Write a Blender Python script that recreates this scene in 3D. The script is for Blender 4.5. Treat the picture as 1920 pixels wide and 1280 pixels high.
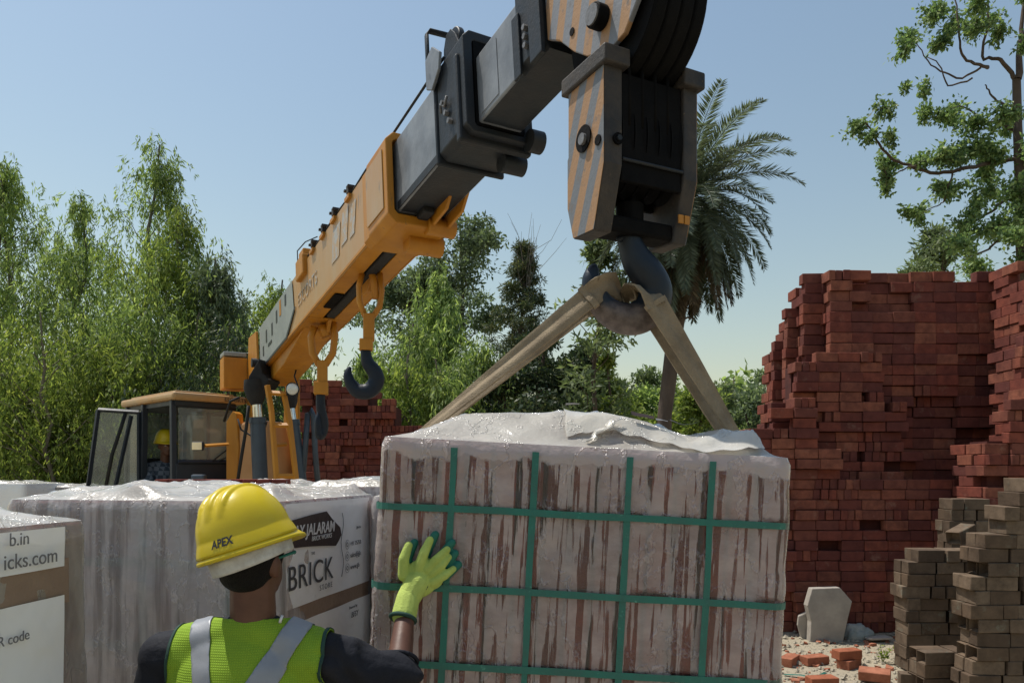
import bpy, bmesh, math, random
import numpy as np
from mathutils import Vector, Matrix, noise

for o in list(bpy.data.objects):
    bpy.data.objects.remove(o)
SC = bpy.context.scene
COL = SC.collection
R = math.radians
V = Vector

# ------------------------------------------------------------------ camera
EYE = 1.65
HORIZON = 885.0          # row of the horizon in the 1920 px wide photograph
FPX = 26.0 / 36.0 * 1920
cam_data = bpy.data.cameras.new('camera')
cam_data.sensor_width = 36.0
cam_data.lens = 26.0
cam_data.shift_y = (HORIZON - 640.0) / 1920.0
cam_data.clip_start = 0.05
cam_data.clip_end = 3000.0
cam = bpy.data.objects.new('camera', cam_data)
cam.location = (0, 0, EYE)
cam.rotation_euler = (R(90), 0, 0)
COL.objects.link(cam)
SC.camera = cam

# ------------------------------------------------------------------ sky and sun
TO_SUN = V((-0.40, 0.19, 1.0)).normalized()
world = bpy.data.worlds.new('World')
SC.world = world
world.use_nodes = True
wn = world.node_tree.nodes
bg = wn['Background']
sky = wn.new('ShaderNodeTexSky')
sky.sky_type = 'NISHITA'
sky.sun_disc = False
sky.sun_elevation = math.asin(TO_SUN.z)
sky.sun_rotation = math.atan2(TO_SUN.x, TO_SUN.y)
sky.altitude = 50.0
sky.air_density = 1.85
sky.dust_density = 0.9
sky.ozone_density = 0.3
world.node_tree.links.new(sky.outputs[0], bg.inputs[0])
bg.inputs[1].default_value = 0.110
sun_data = bpy.data.lights.new('sun', 'SUN')
sun_data.energy = 4.6
sun_data.angle = R(0.55)
sun_data.color = (1.0, 0.95, 0.86)
sun = bpy.data.objects.new('sun', sun_data)
sun.rotation_euler = TO_SUN.to_track_quat('Z', 'Y').to_euler()
sun.location = (-8, 4, 14)
COL.objects.link(sun)

SC.view_settings.view_transform = 'Standard'
SC.view_settings.look = 'None'
SC.view_settings.gamma = 1.0
SC.view_settings.use_curve_mapping = False
SC.view_settings.exposure = 0.0
SC.render.engine = 'CYCLES'
SC.cycles.transparent_max_bounces = 16
SC.cycles.max_bounces = 8
SC.cycles.use_denoising = True


def W(px, py, Y):
    """World point that stands at depth Y behind pixel (px, py) of the photograph."""
    return V(((px - 960.0) / FPX * Y, Y, EYE + (HORIZON - py) / FPX * Y))


# ------------------------------------------------------------------ mesh helpers
class MB:
    def __init__(self):
        self.v = []
        self.f = []

    def add(self, vs, fs):
        b = len(self.v)
        self.v.extend([tuple(p) for p in vs])
        self.f.extend([tuple(i + b for i in f) for f in fs])
        return self

    def hexa(self, p):
        """p: four bottom points in order, four top points in the same order"""
        return self.add(p, [(0, 3, 2, 1), (4, 5, 6, 7), (0, 1, 5, 4), (1, 2, 6, 5), (2, 3, 7, 6), (3, 0, 4, 7)])

    def box(self, c, s, M=None):
        x, y, z = s[0] / 2, s[1] / 2, s[2] / 2
        p = [V((-x, -y, -z)), V((x, -y, -z)), V((x, y, -z)), V((-x, y, -z)),
             V((-x, -y, z)), V((x, -y, z)), V((x, y, z)), V((-x, y, z))]
        if M is not None:
            p = [M @ q for q in p]
        c = V(c)
        return self.hexa([q + c for q in p])

    def prism(self, poly, ext):
        n = len(poly)
        e = V(ext)
        vs = [V(p) for p in poly] + [V(p) + e for p in poly]
        fs = [tuple(range(n - 1, -1, -1)), tuple(range(n, 2 * n))]
        for i in range(n):
            j = (i + 1) % n
            fs.append((i, j, n + j, n + i))
        return self.add(vs, fs)

    def ring(self, outer, inner, ext):
        n = len(outer)
        e = V(ext)
        vs = [V(p) for p in outer] + [V(p) for p in inner] + [V(p) + e for p in outer] + [V(p) + e for p in inner]
        fs = []
        for i in range(n):
            j = (i + 1) % n
            fs += [(i, j, n + j, n + i), (2 * n + i, 3 * n + i, 3 * n + j, 2 * n + j),
                   (i, 2 * n + i, 2 * n + j, j), (n + i, n + j, 3 * n + j, 3 * n + i)]
        return self.add(vs, fs)

    def tube(self, pts, rad, seg=10, cap=True, flat=None, up=None):
        """flat: second radius factor; up: direction of the second radius"""
        pts = [V(p) for p in pts]
        n = len(pts)
        if not hasattr(rad, '__len__'):
            rad = [rad] * n
        vs, fs = [], []
        prev = None
        for i, p in enumerate(pts):
            t = (pts[min(i + 1, n - 1)] - pts[max(i - 1, 0)]).normalized()
            if up is not None:
                a = V(up)
                a = (a - t * a.dot(t)).normalized()
            elif prev is None:
                a = V((0, 0, 1)) if abs(t.z) < 0.9 else V((1, 0, 0))
                a = (a - t * a.dot(t)).normalized()
            else:
                a = (prev - t * prev.dot(t)).normalized()
            prev = a
            b = t.cross(a)
            fl = 1.0 if flat is None else (flat[i] if hasattr(flat, '__len__') else flat)
            for k in range(seg):
                an = 2 * math.pi * k / seg
                vs.append(p + b * (math.cos(an) * rad[i]) + a * (math.sin(an) * rad[i] * fl))
        for i in range(n - 1):
            for k in range(seg):
                k2 = (k + 1) % seg
                fs.append((i * seg + k, i * seg + k2, (i + 1) * seg + k2, (i + 1) * seg + k))
        if cap:
            fs.append(tuple(range(seg - 1, -1, -1)))
            fs.append(tuple((n - 1) * seg + k for k in range(seg)))
        return self.add(vs, fs)

    def cyl(self, p0, p1, r, seg=16, r1=None):
        return self.tube([p0, p1], [r, r if r1 is None else r1], seg)

    def ellipsoid(self, c, r, M=None, nu=20, nv=12):
        vs, fs = [], []
        c = V(c)
        for i in range(nv + 1):
            th = math.pi * i / nv
            for k in range(nu):
                ph = 2 * math.pi * k / nu
                q = V((math.sin(th) * math.cos(ph) * r[0], math.sin(th) * math.sin(ph) * r[1], math.cos(th) * r[2]))
                if M is not None:
                    q = M @ q
                vs.append(c + q)
        for i in range(nv):
            for k in range(nu):
                k2 = (k + 1) % nu
                fs.append((i * nu + k, (i + 1) * nu + k, (i + 1) * nu + k2, i * nu + k2))
        return self.add(vs, fs)

    def capsule(self, p0, p1, r0, r1=None, seg=12):
        r1 = r0 if r1 is None else r1
        p0, p1 = V(p0), V(p1)
        t = (p1 - p0).normalized()
        pts, rad = [], []
        for k in range(6):
            a = math.pi / 2 * (1 - k / 5)
            pts.append(p0 - t * (r0 * math.sin(a)))
            rad.append(max(r0 * math.cos(a), 1e-4))
        for k in range(6):
            a = math.pi / 2 * k / 5
            pts.append(p1 + t * (r1 * math.sin(a)))
            rad.append(max(r1 * math.cos(a), 1e-4))
        return self.tube(pts, rad, seg)

    def sheet(self, grid):
        """grid[i][j] of points"""
        n, m = len(grid), len(grid[0])
        vs = [p for row in grid for p in row]
        fs = [(i * m + j, i * m + j + 1, (i + 1) * m + j + 1, (i + 1) * m + j) for i in range(n - 1) for j in range(m - 1)]
        return self.add(vs, fs)

    def mesh(self, name, mat, smooth=False, clean=True):
        me = bpy.data.meshes.new(name)
        me.from_pydata(self.v, [], self.f)
        if clean:
            bm = bmesh.new()
            bm.from_mesh(me)
            bmesh.ops.remove_doubles(bm, verts=bm.verts, dist=1e-5)
            bmesh.ops.recalc_face_normals(bm, faces=bm.faces)
            bm.to_mesh(me)
            bm.free()
        if mat is not None:
            me.materials.append(mat)
        if smooth:
            me.polygons.foreach_set('use_smooth', [True] * len(me.polygons))
            if smooth is not True:
                me.set_sharp_from_angle(angle=R(smooth))
        me.update()
        return me

    def build(self, name, mat, parent=None, smooth=False, bevel=0.0, clean=True, solid=0.0):
        o = link(name, self.mesh(name, mat, smooth, clean), parent)
        if solid:
            m = o.modifiers.new('solid', 'SOLIDIFY')
            m.thickness = solid
            m.offset = 0
        if bevel:
            m = o.modifiers.new('bevel', 'BEVEL')
            m.width = bevel
            m.segments = 2
            m.limit_method = 'ANGLE'
            m.angle_limit = R(35)
        return o


def link(name, data, parent=None, keep=True):
    o = bpy.data.objects.new(name, data)
    COL.objects.link(o)
    if parent is not None:
        o.parent = parent
        if keep:
            o.matrix_parent_inverse = WORLD.get(parent.name, Matrix.Identity(4)).inverted()
    return o


WORLD = {}


def tag(o, label=None, cat=None, group=None, kind=None):
    if label:
        o['label'] = label
    if cat:
        o['category'] = cat
    if group:
        o['group'] = group
    if kind:
        o['kind'] = kind
    return o


def thing(name, label, cat, loc=(0, 0, 0), rot=None, group=None, local=False):
    """An Empty at the base of a thing. Parts are given in world space unless local is set."""
    o = bpy.data.objects.new(name, None)
    COL.objects.link(o)
    M = Matrix.Translation(V(loc))
    if rot is not None:
        M = M @ rot
    o.matrix_world = M
    o.empty_display_size = 0.1
    WORLD[o.name] = Matrix.Identity(4) if local else M
    return tag(o, label, cat, group)


def organic(mb, voxel, iters=4, factor=0.5):
    """Fuse overlapping closed shapes into one smooth continuous surface."""
    me = mb.mesh('tmp', None, clean=True)
    o = bpy.data.objects.new('tmp', me)
    COL.objects.link(o)
    m = o.modifiers.new('r', 'REMESH')
    m.mode = 'VOXEL'
    m.voxel_size = voxel
    s = o.modifiers.new('s', 'SMOOTH')
    s.factor = factor
    s.iterations = iters
    dg = bpy.context.evaluated_depsgraph_get()
    out = bpy.data.meshes.new_from_object(o.evaluated_get(dg))
    bpy.data.objects.remove(o)
    out.polygons.foreach_set('use_smooth', [True] * len(out.polygons))
    return out


def text_mesh(s, size, mat, extrude=0.0006, align='LEFT', shear=0.0, spacing=1.0, offset=0.0):
    cu = bpy.data.curves.new('t', 'FONT')
    cu.body = s
    cu.size = size
    cu.extrude = extrude
    cu.align_x = align
    cu.shear = shear
    cu.space_character = spacing
    cu.offset = offset
    o = bpy.data.objects.new('t', cu)
    COL.objects.link(o)
    dg = bpy.context.evaluated_depsgraph_get()
    me = bpy.data.meshes.new_from_object(o.evaluated_get(dg))
    bpy.data.objects.remove(o)
    me.materials.clear()
    me.materials.append(mat)
    return me


def frame_matrix(o, x, y, z=None):
    x = V(x).normalized()
    y = V(y)
    y = (y - x * y.dot(x)).normalized()
    z = x.cross(y)
    M = Matrix((x, y, z)).transposed().to_4x4()
    M.translation = V(o)
    return M


def place_mesh(name, me, M, parent):
    me.transform(M)
    return link(name, me, parent)


# ------------------------------------------------------------------ materials
def nodes_of(name):
    m = bpy.data.materials.new(name)
    m.use_nodes = True
    nt = m.node_tree
    b = nt.nodes['Principled BSDF']
    return m, nt, b


def N(nt, t, **kw):
    n = nt.nodes.new(t)
    for k, v in kw.items():
        setattr(n, k, v)
    return n


def coords(nt, rnd=False, scale=(1, 1, 1)):
    tc = N(nt, 'ShaderNodeTexCoord')
    out = tc.outputs['Object']
    if rnd:
        oi = N(nt, 'ShaderNodeObjectInfo')
        mul = N(nt, 'ShaderNodeMath', operation='MULTIPLY')
        mul.inputs[1].default_value = 37.0
        nt.links.new(oi.outputs['Random'], mul.inputs[0])
        ad = N(nt, 'ShaderNodeVectorMath', operation='ADD')
        nt.links.new(out, ad.inputs[0])
        nt.links.new(mul.outputs[0], ad.inputs[1])
        out = ad.outputs[0]
    if tuple(scale) != (1, 1, 1):
        mp = N(nt, 'ShaderNodeMapping')
        mp.inputs['Scale'].default_value = scale
        nt.links.new(out, mp.inputs['Vector'])
        out = mp.outputs[0]
    return out


def noise_tex(nt, vec, scale, detail=5, rough=0.6):
    n = N(nt, 'ShaderNodeTexNoise')
    n.inputs['Scale'].default_value = scale
    n.inputs['Detail'].default_value = detail
    n.inputs['Roughness'].default_value = rough
    nt.links.new(vec, n.inputs['Vector'])
    return n.outputs['Fac']


def ramp(nt, fac, stops):
    r = N(nt, 'ShaderNodeValToRGB')
    el = r.color_ramp.elements
    while len(el) < len(stops):
        el.new(0.5)
    for e, (p, c) in zip(el, stops):
        e.position = p
        e.color = (c[0], c[1], c[2], 1) if hasattr(c, '__len__') else (c, c, c, 1)
    nt.links.new(fac, r.inputs[0])
    return r.outputs[0]


def mix(nt, fac, a, b, blend='MIX'):
    m = N(nt, 'ShaderNodeMix', data_type='RGBA', blend_type=blend)
    for sock, val in ((m.inputs[0], fac), (m.inputs[6], a), (m.inputs[7], b)):
        if isinstance(val, bpy.types.NodeSocket):
            nt.links.new(val, sock)
        elif hasattr(val, '__len__'):
            sock.default_value = (val[0], val[1], val[2], 1)
        else:
            sock.default_value = val
    return m.outputs[2]


def bump(nt, b, fac, strength, dist=0.01):
    bp = N(nt, 'ShaderNodeBump')
    bp.inputs['Strength'].default_value = strength
    bp.inputs['Distance'].default_value = dist
    nt.links.new(fac, bp.inputs['Height'])
    nt.links.new(bp.outputs[0], b.inputs['Normal'])
    return bp


def pm(name, c1, c2=None, scale=6.0, rough=0.6, metal=0.0, bmp=0.15, bscale=60.0, rnd=0.0, spec=0.4,
       lo=0.35, hi=0.65, third=None, dist=0.01, sc=(1, 1, 1)):
    """General worn surface: two tones by noise, third tone as specks, per-object tone shift."""
    m, nt, b = nodes_of(name)
    vec = coords(nt, rnd > 0, sc)
    c2 = c2 or tuple(x * 0.75 for x in c1)
    f = noise_tex(nt, vec, scale, 8, 0.65)
    col = mix(nt, ramp(nt, f, [(lo, 0.0), (hi, 1.0)]), c1, c2)
    if third:
        f3 = noise_tex(nt, vec, scale * 3.1, 6, 0.7)
        col = mix(nt, ramp(nt, f3, [(third[1], 0.0), (third[1] + 0.08, 1.0)]), col, third[0])
    if rnd:
        oi = N(nt, 'ShaderNodeObjectInfo')
        hsv = N(nt, 'ShaderNodeHueSaturation')
        mr = N(nt, 'ShaderNodeMapRange')
        mr.inputs['To Min'].default_value = 1 - rnd
        mr.inputs['To Max'].default_value = 1 + rnd
        nt.links.new(oi.outputs['Random'], mr.inputs[0])
        nt.links.new(mr.outputs[0], hsv.inputs['Value'])
        nt.links.new(col, hsv.inputs['Color'])
        col = hsv.outputs[0]
    nt.links.new(col, b.inputs['Base Color'])
    b.inputs['Metallic'].default_value = metal
    b.inputs['Specular IOR Level'].default_value = spec
    rf = noise_tex(nt, vec, scale * 2.3, 4)
    mr2 = N(nt, 'ShaderNodeMapRange')
    mr2.inputs['To Min'].default_value = max(rough - 0.12, 0.03)
    mr2.inputs['To Max'].default_value = min(rough + 0.12, 1)
    nt.links.new(rf, mr2.inputs[0])
    nt.links.new(mr2.outputs[0], b.inputs['Roughness'])
    if bmp:
        bump(nt, b, noise_tex(nt, vec, bscale, 5), bmp, dist)
    return m


def brick_material(name, c1, c2, c3, rnd=0.3):
    m, nt, b = nodes_of(name)
    vec = coords(nt, True)
    oi = N(nt, 'ShaderNodeObjectInfo')
    base = ramp(nt, oi.outputs['Random'], [(0.0, c1), (0.45, c2), (0.8, c3), (1.0, c1)])
    f = noise_tex(nt, vec, 9, 8, 0.7)
    col = mix(nt, ramp(nt, f, [(0.38, 0.0), (0.7, 0.75)]), base, tuple(x * 0.55 for x in c2))
    f2 = noise_tex(nt, vec, 5, 6, 0.7)
    col = mix(nt, ramp(nt, f2, [(0.60, 0.0), (0.78, 0.5)]), col, (c3[0] * 1.2, c3[1] * 1.9 + .03, c3[2] * 2.2 + .03))
    nt.links.new(col, b.inputs['Base Color'])
    b.inputs['Roughness'].default_value = 0.92
    b.inputs['Specular IOR Level'].default_value = 0.2
    h = noise_tex(nt, vec, 45, 8, 0.75)
    bump(nt, b, h, 0.55, 0.008)
    return m


def film_material(name, haze_lo, haze_hi, streak=0.5, tint=(0.80, 0.78, 0.75), sx=22.0, sz=1.6, lo=0.44, hi=0.52, gloss=0.35, top=None, rows=None, thru=0.42, gather=1.0):
    """Stretch film: clear where it clings, milky elsewhere; vertical runs of condensation and dust."""
    m, nt, b = nodes_of(name)
    nt.nodes.remove(b)
    out = nt.nodes['Material Output']
    vec = coords(nt, False)
    mp = N(nt, 'ShaderNodeMapping')
    mp.inputs['Scale'].default_value = (sx, sx, sz)
    nt.links.new(vec, mp.inputs['Vector'])
    st = ramp(nt, noise_tex(nt, mp.outputs[0], 1.0, 3, 0.55), [(lo, 0.0), (hi, 1.0)])
    mp2 = N(nt, 'ShaderNodeMapping')
    mp2.inputs['Scale'].default_value = (3.2, 3.2, 5.5)
    nt.links.new(vec, mp2.inputs['Vector'])
    patch = ramp(nt, noise_tex(nt, mp2.outputs[0], 1.0, 6, 0.7), [(0.36, 1 - streak), (0.62, 1.0)])
    fac = mix(nt, 1.0, st, patch, 'MULTIPLY') if streak < 1 else st
    hz = N(nt, 'ShaderNodeMapRange')
    hz.inputs['To Min'].default_value = haze_lo
    hz.inputs['To Max'].default_value = haze_hi
    nt.links.new(fac, hz.inputs[0])
    haze = hz.outputs[0]
    if rows is not None:         # film clings clear along the joints between the courses
        z0, pitch = rows
        sp = N(nt, 'ShaderNodeSeparateXYZ')
        nt.links.new(vec, sp.inputs[0])
        wv = N(nt, 'ShaderNodeMath', operation='MULTIPLY_ADD')
        wv.inputs[1].default_value = 0.07
        nt.links.new(noise_tex(nt, vec, 11, 3), wv.inputs[0])
        nt.links.new(sp.outputs[2], wv.inputs[2])
        ad = N(nt, 'ShaderNodeMath', operation='SUBTRACT')
        ad.inputs[1].default_value = z0 + 0.035
        nt.links.new(wv.outputs[0], ad.inputs[0])
        dv = N(nt, 'ShaderNodeMath', operation='DIVIDE')
        dv.inputs[1].default_value = pitch
        nt.links.new(ad.outputs[0], dv.inputs[0])
        pp = N(nt, 'ShaderNodeMath', operation='PINGPONG')
        pp.inputs[1].default_value = 0.5
        nt.links.new(dv.outputs[0], pp.inputs[0])
        band = ramp(nt, pp.outputs[0], [(0.03, 0.0), (0.085, 1.0)])
        gate = ramp(nt, noise_tex(nt, vec, 5.5, 3), [(0.47, 1.0), (0.53, 0.0)])
        keep = N(nt, 'ShaderNodeMath', operation='MAXIMUM')
        nt.links.new(band, keep.inputs[0])
        nt.links.new(gate, keep.inputs[1])
        mr_ = N(nt, 'ShaderNodeMapRange')
        mr_.inputs['To Min'].default_value = 0.22
        nt.links.new(keep.outputs[0], mr_.inputs[0])
        mu = N(nt, 'ShaderNodeMath', operation='MULTIPLY')
        nt.links.new(haze, mu.inputs[0])
        nt.links.new(mr_.outputs[0], mu.inputs[1])
        haze = mu.outputs[0]
    if top is not None:          # doubled layers of film folded over near the top
        sep = N(nt, 'ShaderNodeSeparateXYZ')
        nt.links.new(vec, sep.inputs[0])
        wob = N(nt, 'ShaderNodeMath', operation='MULTIPLY_ADD')
        wob.inputs[1].default_value = 0.10
        nt.links.new(noise_tex(nt, vec, 9, 4), wob.inputs[0])
        nt.links.new(sep.outputs[2], wob.inputs[2])
        mr = N(nt, 'ShaderNodeMapRange')
        mr.inputs['From Min'].default_value = top
        mr.inputs['From Max'].default_value = top + 0.012
        nt.links.new(wob.outputs[0], mr.inputs[0])
        mx = N(nt, 'ShaderNodeMath', operation='MULTIPLY')
        mx.inputs[1].default_value = haze_hi + 0.05
        nt.links.new(mr.outputs[0], mx.inputs[0])
        mm = N(nt, 'ShaderNodeMath', operation='MAXIMUM')
        nt.links.new(mx.outputs[0], mm.inputs[0])
        nt.links.new(haze, mm.inputs[1])
        haze = mm.outputs[0]
    # thin whitish creases where the film is gathered
    cr = N(nt, 'ShaderNodeMath', operation='SUBTRACT')
    cr.inputs[1].default_value = 0.5
    mpc = N(nt, 'ShaderNodeMapping')
    mpc.inputs['Scale'].default_value = (1.0, 1.0, 0.55)
    mpc.inputs['Rotation'].default_value = (0.3, 0.5, 0.2)
    nt.links.new(vec, mpc.inputs['Vector'])
    crn = noise_tex(nt, mpc.outputs[0], 6.5, 5, 0.62)
    nt.links.new(crn, cr.inputs[0])
    ab = N(nt, 'ShaderNodeMath', operation='ABSOLUTE')
    nt.links.new(cr.outputs[0], ab.inputs[0])
    crease = ramp(nt, ab.outputs[0], [(0.0, 1.0), (0.016, 0.0)])
    crm = N(nt, 'ShaderNodeMath', operation='MULTIPLY_ADD')
    crm.inputs[1].default_value = 0.20 * gather
    nt.links.new(crease, crm.inputs[0])
    nt.links.new(haze, crm.inputs[2])
    crm.use_clamp = True
    haze = crm.outputs[0]
    df = N(nt, 'ShaderNodeBsdfDiffuse')
    df.inputs['Color'].default_value = (*tint, 1)
    tl = N(nt, 'ShaderNodeBsdfTranslucent')
    tl.inputs['Color'].default_value = (*[x * 0.95 for x in tint], 1)
    dt = N(nt, 'ShaderNodeMixShader')
    dt.inputs[0].default_value = thru
    nt.links.new(df.outputs[0], dt.inputs[1])
    nt.links.new(tl.outputs[0], dt.inputs[2])
    tr = N(nt, 'ShaderNodeBsdfTransparent')
    tr.inputs['Color'].default_value = (0.95, 0.94, 0.93, 1)
    ms = N(nt, 'ShaderNodeMixShader')
    nt.links.new(haze, ms.inputs[0])
    nt.links.new(tr.outputs[0], ms.inputs[1])
    nt.links.new(dt.outputs[0], ms.inputs[2])
    gl = N(nt, 'ShaderNodeBsdfGlossy')
    gl.inputs['Roughness'].default_value = 0.22
    gl.inputs['Color'].default_value = (1, 1, 1, 1)
    fr = N(nt, 'ShaderNodeFresnel')
    fr.inputs['IOR'].default_value = 1.42
    gm = N(nt, 'ShaderNodeMath', operation='MULTIPLY')
    gm.inputs[1].default_value = gloss * 2.0
    nt.links.new(fr.outputs[0], gm.inputs[0])
    ms2 = N(nt, 'ShaderNodeMixShader')
    nt.links.new(gm.outputs[0], ms2.inputs[0])
    nt.links.new(ms.outputs[0], ms2.inputs[1])
    nt.links.new(gl.outputs[0], ms2.inputs[2])
    bp = N(nt, 'ShaderNodeBump')
    bp.inputs['Strength'].default_value = 0.75
    bp.inputs['Distance'].default_value = 0.016
    hgt = mix(nt, 0.28 * gather, noise_tex(nt, vec, 15 if gather > 0.5 else 7, 6 if gather > 0.5 else 2, 0.6), crease)
    nt.links.new(hgt, bp.inputs['Height'])
    for s in (df, tl, gl):
        nt.links.new(bp.outputs[0], s.inputs['Normal'])
    nt.links.new(ms2.outputs[0], out.inputs['Surface'])
    return m


def leaf_material(name, c_dark, c_mid, c_light, trans=0.35, rough=0.5):
    m, nt, b = nodes_of(name)
    out = nt.nodes['Material Output']
    geo = N(nt, 'ShaderNodeNewGeometry')
    col = ramp(nt, geo.outputs['Random Per Island'], [(0.0, c_dark), (0.55, c_mid), (1.0, c_light)])
    vec = coords(nt)
    big = ramp(nt, noise_tex(nt, vec, 0.55, 3), [(0.35, 0.78), (0.65, 1.2)])
    col = mix(nt, 1.0, col, big, 'MULTIPLY')
    nt.links.new(col, b.inputs['Base Color'])
    b.inputs['Roughness'].default_value = rough
    b.inputs['Specular IOR Level'].default_value = 0.22
    tl = N(nt, 'ShaderNodeBsdfTranslucent')
    warm = mix(nt, 1.0, col, (1.12, 1.18, 0.72), 'MULTIPLY')
    nt.links.new(warm, tl.inputs['Color'])
    ms = N(nt, 'ShaderNodeMixShader')
    ms.inputs[0].default_value = trans
    nt.links.new(b.outputs[0], ms.inputs[1])
    nt.links.new(tl.outputs[0], ms.inputs[2])
    nt.links.new(ms.outputs[0], out.inputs['Surface'])
    return m


def stripe_material(name, ca, cb, axis_u, axis_v, slope, period, offset=0.0):
    """Painted diagonal hazard stripes, worn."""
    m, nt, b = nodes_of(name)
    vec = coords(nt)
    d = V(axis_u) + V(axis_v) * slope
    dot = N(nt, 'ShaderNodeVectorMath', operation='DOT_PRODUCT')
    nt.links.new(vec, dot.inputs[0])
    dot.inputs[1].default_value = d / period
    ad = N(nt, 'ShaderNodeMath', operation='ADD')
    ad.inputs[1].default_value = offset
    nt.links.new(dot.outputs['Value'], ad.inputs[0])
    fr = N(nt, 'ShaderNodeMath', operation='FRACT')
    nt.links.new(ad.outputs[0], fr.inputs[0])
    st = ramp(nt, fr.outputs[0], [(0.0, 0.0), (0.49, 0.0), (0.51, 1.0), (1.0, 1.0)])
    st = mix(nt, 1.0, st, ramp(nt, noise_tex(nt, vec, 40, 6), [(0.25, 1.0), (0.3, 1.0)]), 'MULTIPLY')
    col = mix(nt, st, ca, cb)
    w = ramp(nt, noise_tex(nt, vec, 13, 8, 0.7), [(0.56, 0.0), (0.66, 0.85)])
    col = mix(nt, w, col, (0.16, 0.13, 0.11))
    nt.links.new(col, b.inputs['Base Color'])
    b.inputs['Roughness'].default_value = 0.55
    bump(nt, b, noise_tex(nt, vec, 70, 5), 0.2)
    return m


def glass_material(name, tint=(0.55, 0.62, 0.6), alpha=0.25):
    m, nt, b = nodes_of(name)
    nt.nodes.remove(b)
    out = nt.nodes['Material Output']
    tr = N(nt, 'ShaderNodeBsdfTransparent')
    tr.inputs['Color'].default_value = (0.82, 0.86, 0.85, 1)
    gl = N(nt, 'ShaderNodeBsdfGlossy')
    gl.inputs['Roughness'].default_value = 0.04
    df = N(nt, 'ShaderNodeBsdfDiffuse')
    df.inputs['Color'].default_value = (*tint, 1)
    vec = coords(nt)
    dust = ramp(nt, noise_tex(nt, vec, 5, 6), [(0.3, alpha * 0.6), (0.7, alpha)])
    a = N(nt, 'ShaderNodeMixShader')
    nt.links.new(dust, a.inputs[0])
    nt.links.new(tr.outputs[0], a.inputs[1])
    nt.links.new(df.outputs[0], a.inputs[2])
    fr = N(nt, 'ShaderNodeFresnel')
    fr.inputs['IOR'].default_value = 1.5
    c = N(nt, 'ShaderNodeMixShader')
    nt.links.new(fr.outputs[0], c.inputs[0])
    nt.links.new(a.outputs[0], c.inputs[1])
    nt.links.new(gl.outputs[0], c.inputs[2])
    nt.links.new(c.outputs[0], out.inputs['Surface'])
    return m


M = {}
M['orange'] = pm('orange_paint', (0.50, 0.215, 0.018), (0.40, 0.16, 0.014), 5, 0.45, 0, 0.10, 80, third=((0.20, 0.11, 0.045), 0.61), sc=(1, 1, 0.3))
M['orange_faded'] = pm('faded_orange_paint', (0.46, 0.25, 0.085), (0.44, 0.29, 0.14), 4.5, 0.38, 0, 0.08, 60, third=((0.27, 0.19, 0.11), 0.61), sc=(1, 1, 0.3))
M['tan'] = pm('tan_paint', (0.60, 0.33, 0.15), (0.52, 0.27, 0.11), 2.5, 0.5, 0, 0.06, 60)
M['grey_steel'] = pm('grey_boom_paint', (0.25, 0.265, 0.285), (0.13, 0.14, 0.155), 3.0, 0.38, 0.0, 0.12, 50, third=((0.04, 0.04, 0.042), 0.62), lo=0.42, hi=0.66)
M['bolt'] = pm('dull_bolt_steel', (0.22, 0.22, 0.23), (0.13, 0.125, 0.12), 30, 0.5, 0.3, 0.2)
M['dark_steel'] = pm('dark_steel', (0.014, 0.020, 0.026), (0.024, 0.024, 0.026), 7, 0.5, 0.0, 0.25, 60, third=((0.09, 0.06, 0.04), 0.69), spec=0.3)
M['black_grease'] = pm('black_grease', (0.003, 0.003, 0.0035), (0.006, 0.0055, 0.0055), 9, 0.75, 0.0, 0.3, 50, spec=0.10)
M['rust_steel'] = pm('worn_brown_steel', (0.065, 0.052, 0.042), (0.028, 0.028, 0.030), 9, 0.6, 0.0, 0.3, 70, third=((0.20, 0.13, 0.07), 0.66), spec=0.3)
M['hook'] = pm('hook_paint', (0.007, 0.015, 0.028), (0.011, 0.015, 0.022), 6, 0.5, 0.0, 0.25, 45, third=((0.12, 0.085, 0.06), 0.71), spec=0.3)
def hook_wear(z0, z1):
    m, nt, b = nodes_of('worn_hook_paint')
    vec = coords(nt)
    sp = N(nt, 'ShaderNodeSeparateXYZ')
    nt.links.new(vec, sp.inputs[0])
    wv = N(nt, 'ShaderNodeMath', operation='MULTIPLY_ADD')
    wv.inputs[1].default_value = 0.06
    nt.links.new(noise_tex(nt, vec, 22, 6), wv.inputs[0])
    nt.links.new(sp.outputs[2], wv.inputs[2])
    mr = N(nt, 'ShaderNodeMapRange')
    mr.inputs['From Min'].default_value = z0
    mr.inputs['From Max'].default_value = z1
    nt.links.new(wv.outputs[0], mr.inputs[0])
    paint = mix(nt, ramp(nt, noise_tex(nt, vec, 9, 7), [(0.4, 0.0), (0.7, 1.0)]), (0.007, 0.015, 0.028), (0.016, 0.018, 0.022))
    bare = mix(nt, ramp(nt, noise_tex(nt, vec, 30, 6), [(0.35, 0.0), (0.65, 1.0)]), (0.15, 0.115, 0.10), (0.07, 0.052, 0.045))
    nt.links.new(mix(nt, mr.outputs[0], bare, paint), b.inputs['Base Color'])
    b.inputs['Roughness'].default_value = 0.45
    b.inputs['Specular IOR Level'].default_value = 0.35
    bump(nt, b, noise_tex(nt, vec, 60, 6), 0.3, 0.004)
    return m


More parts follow.
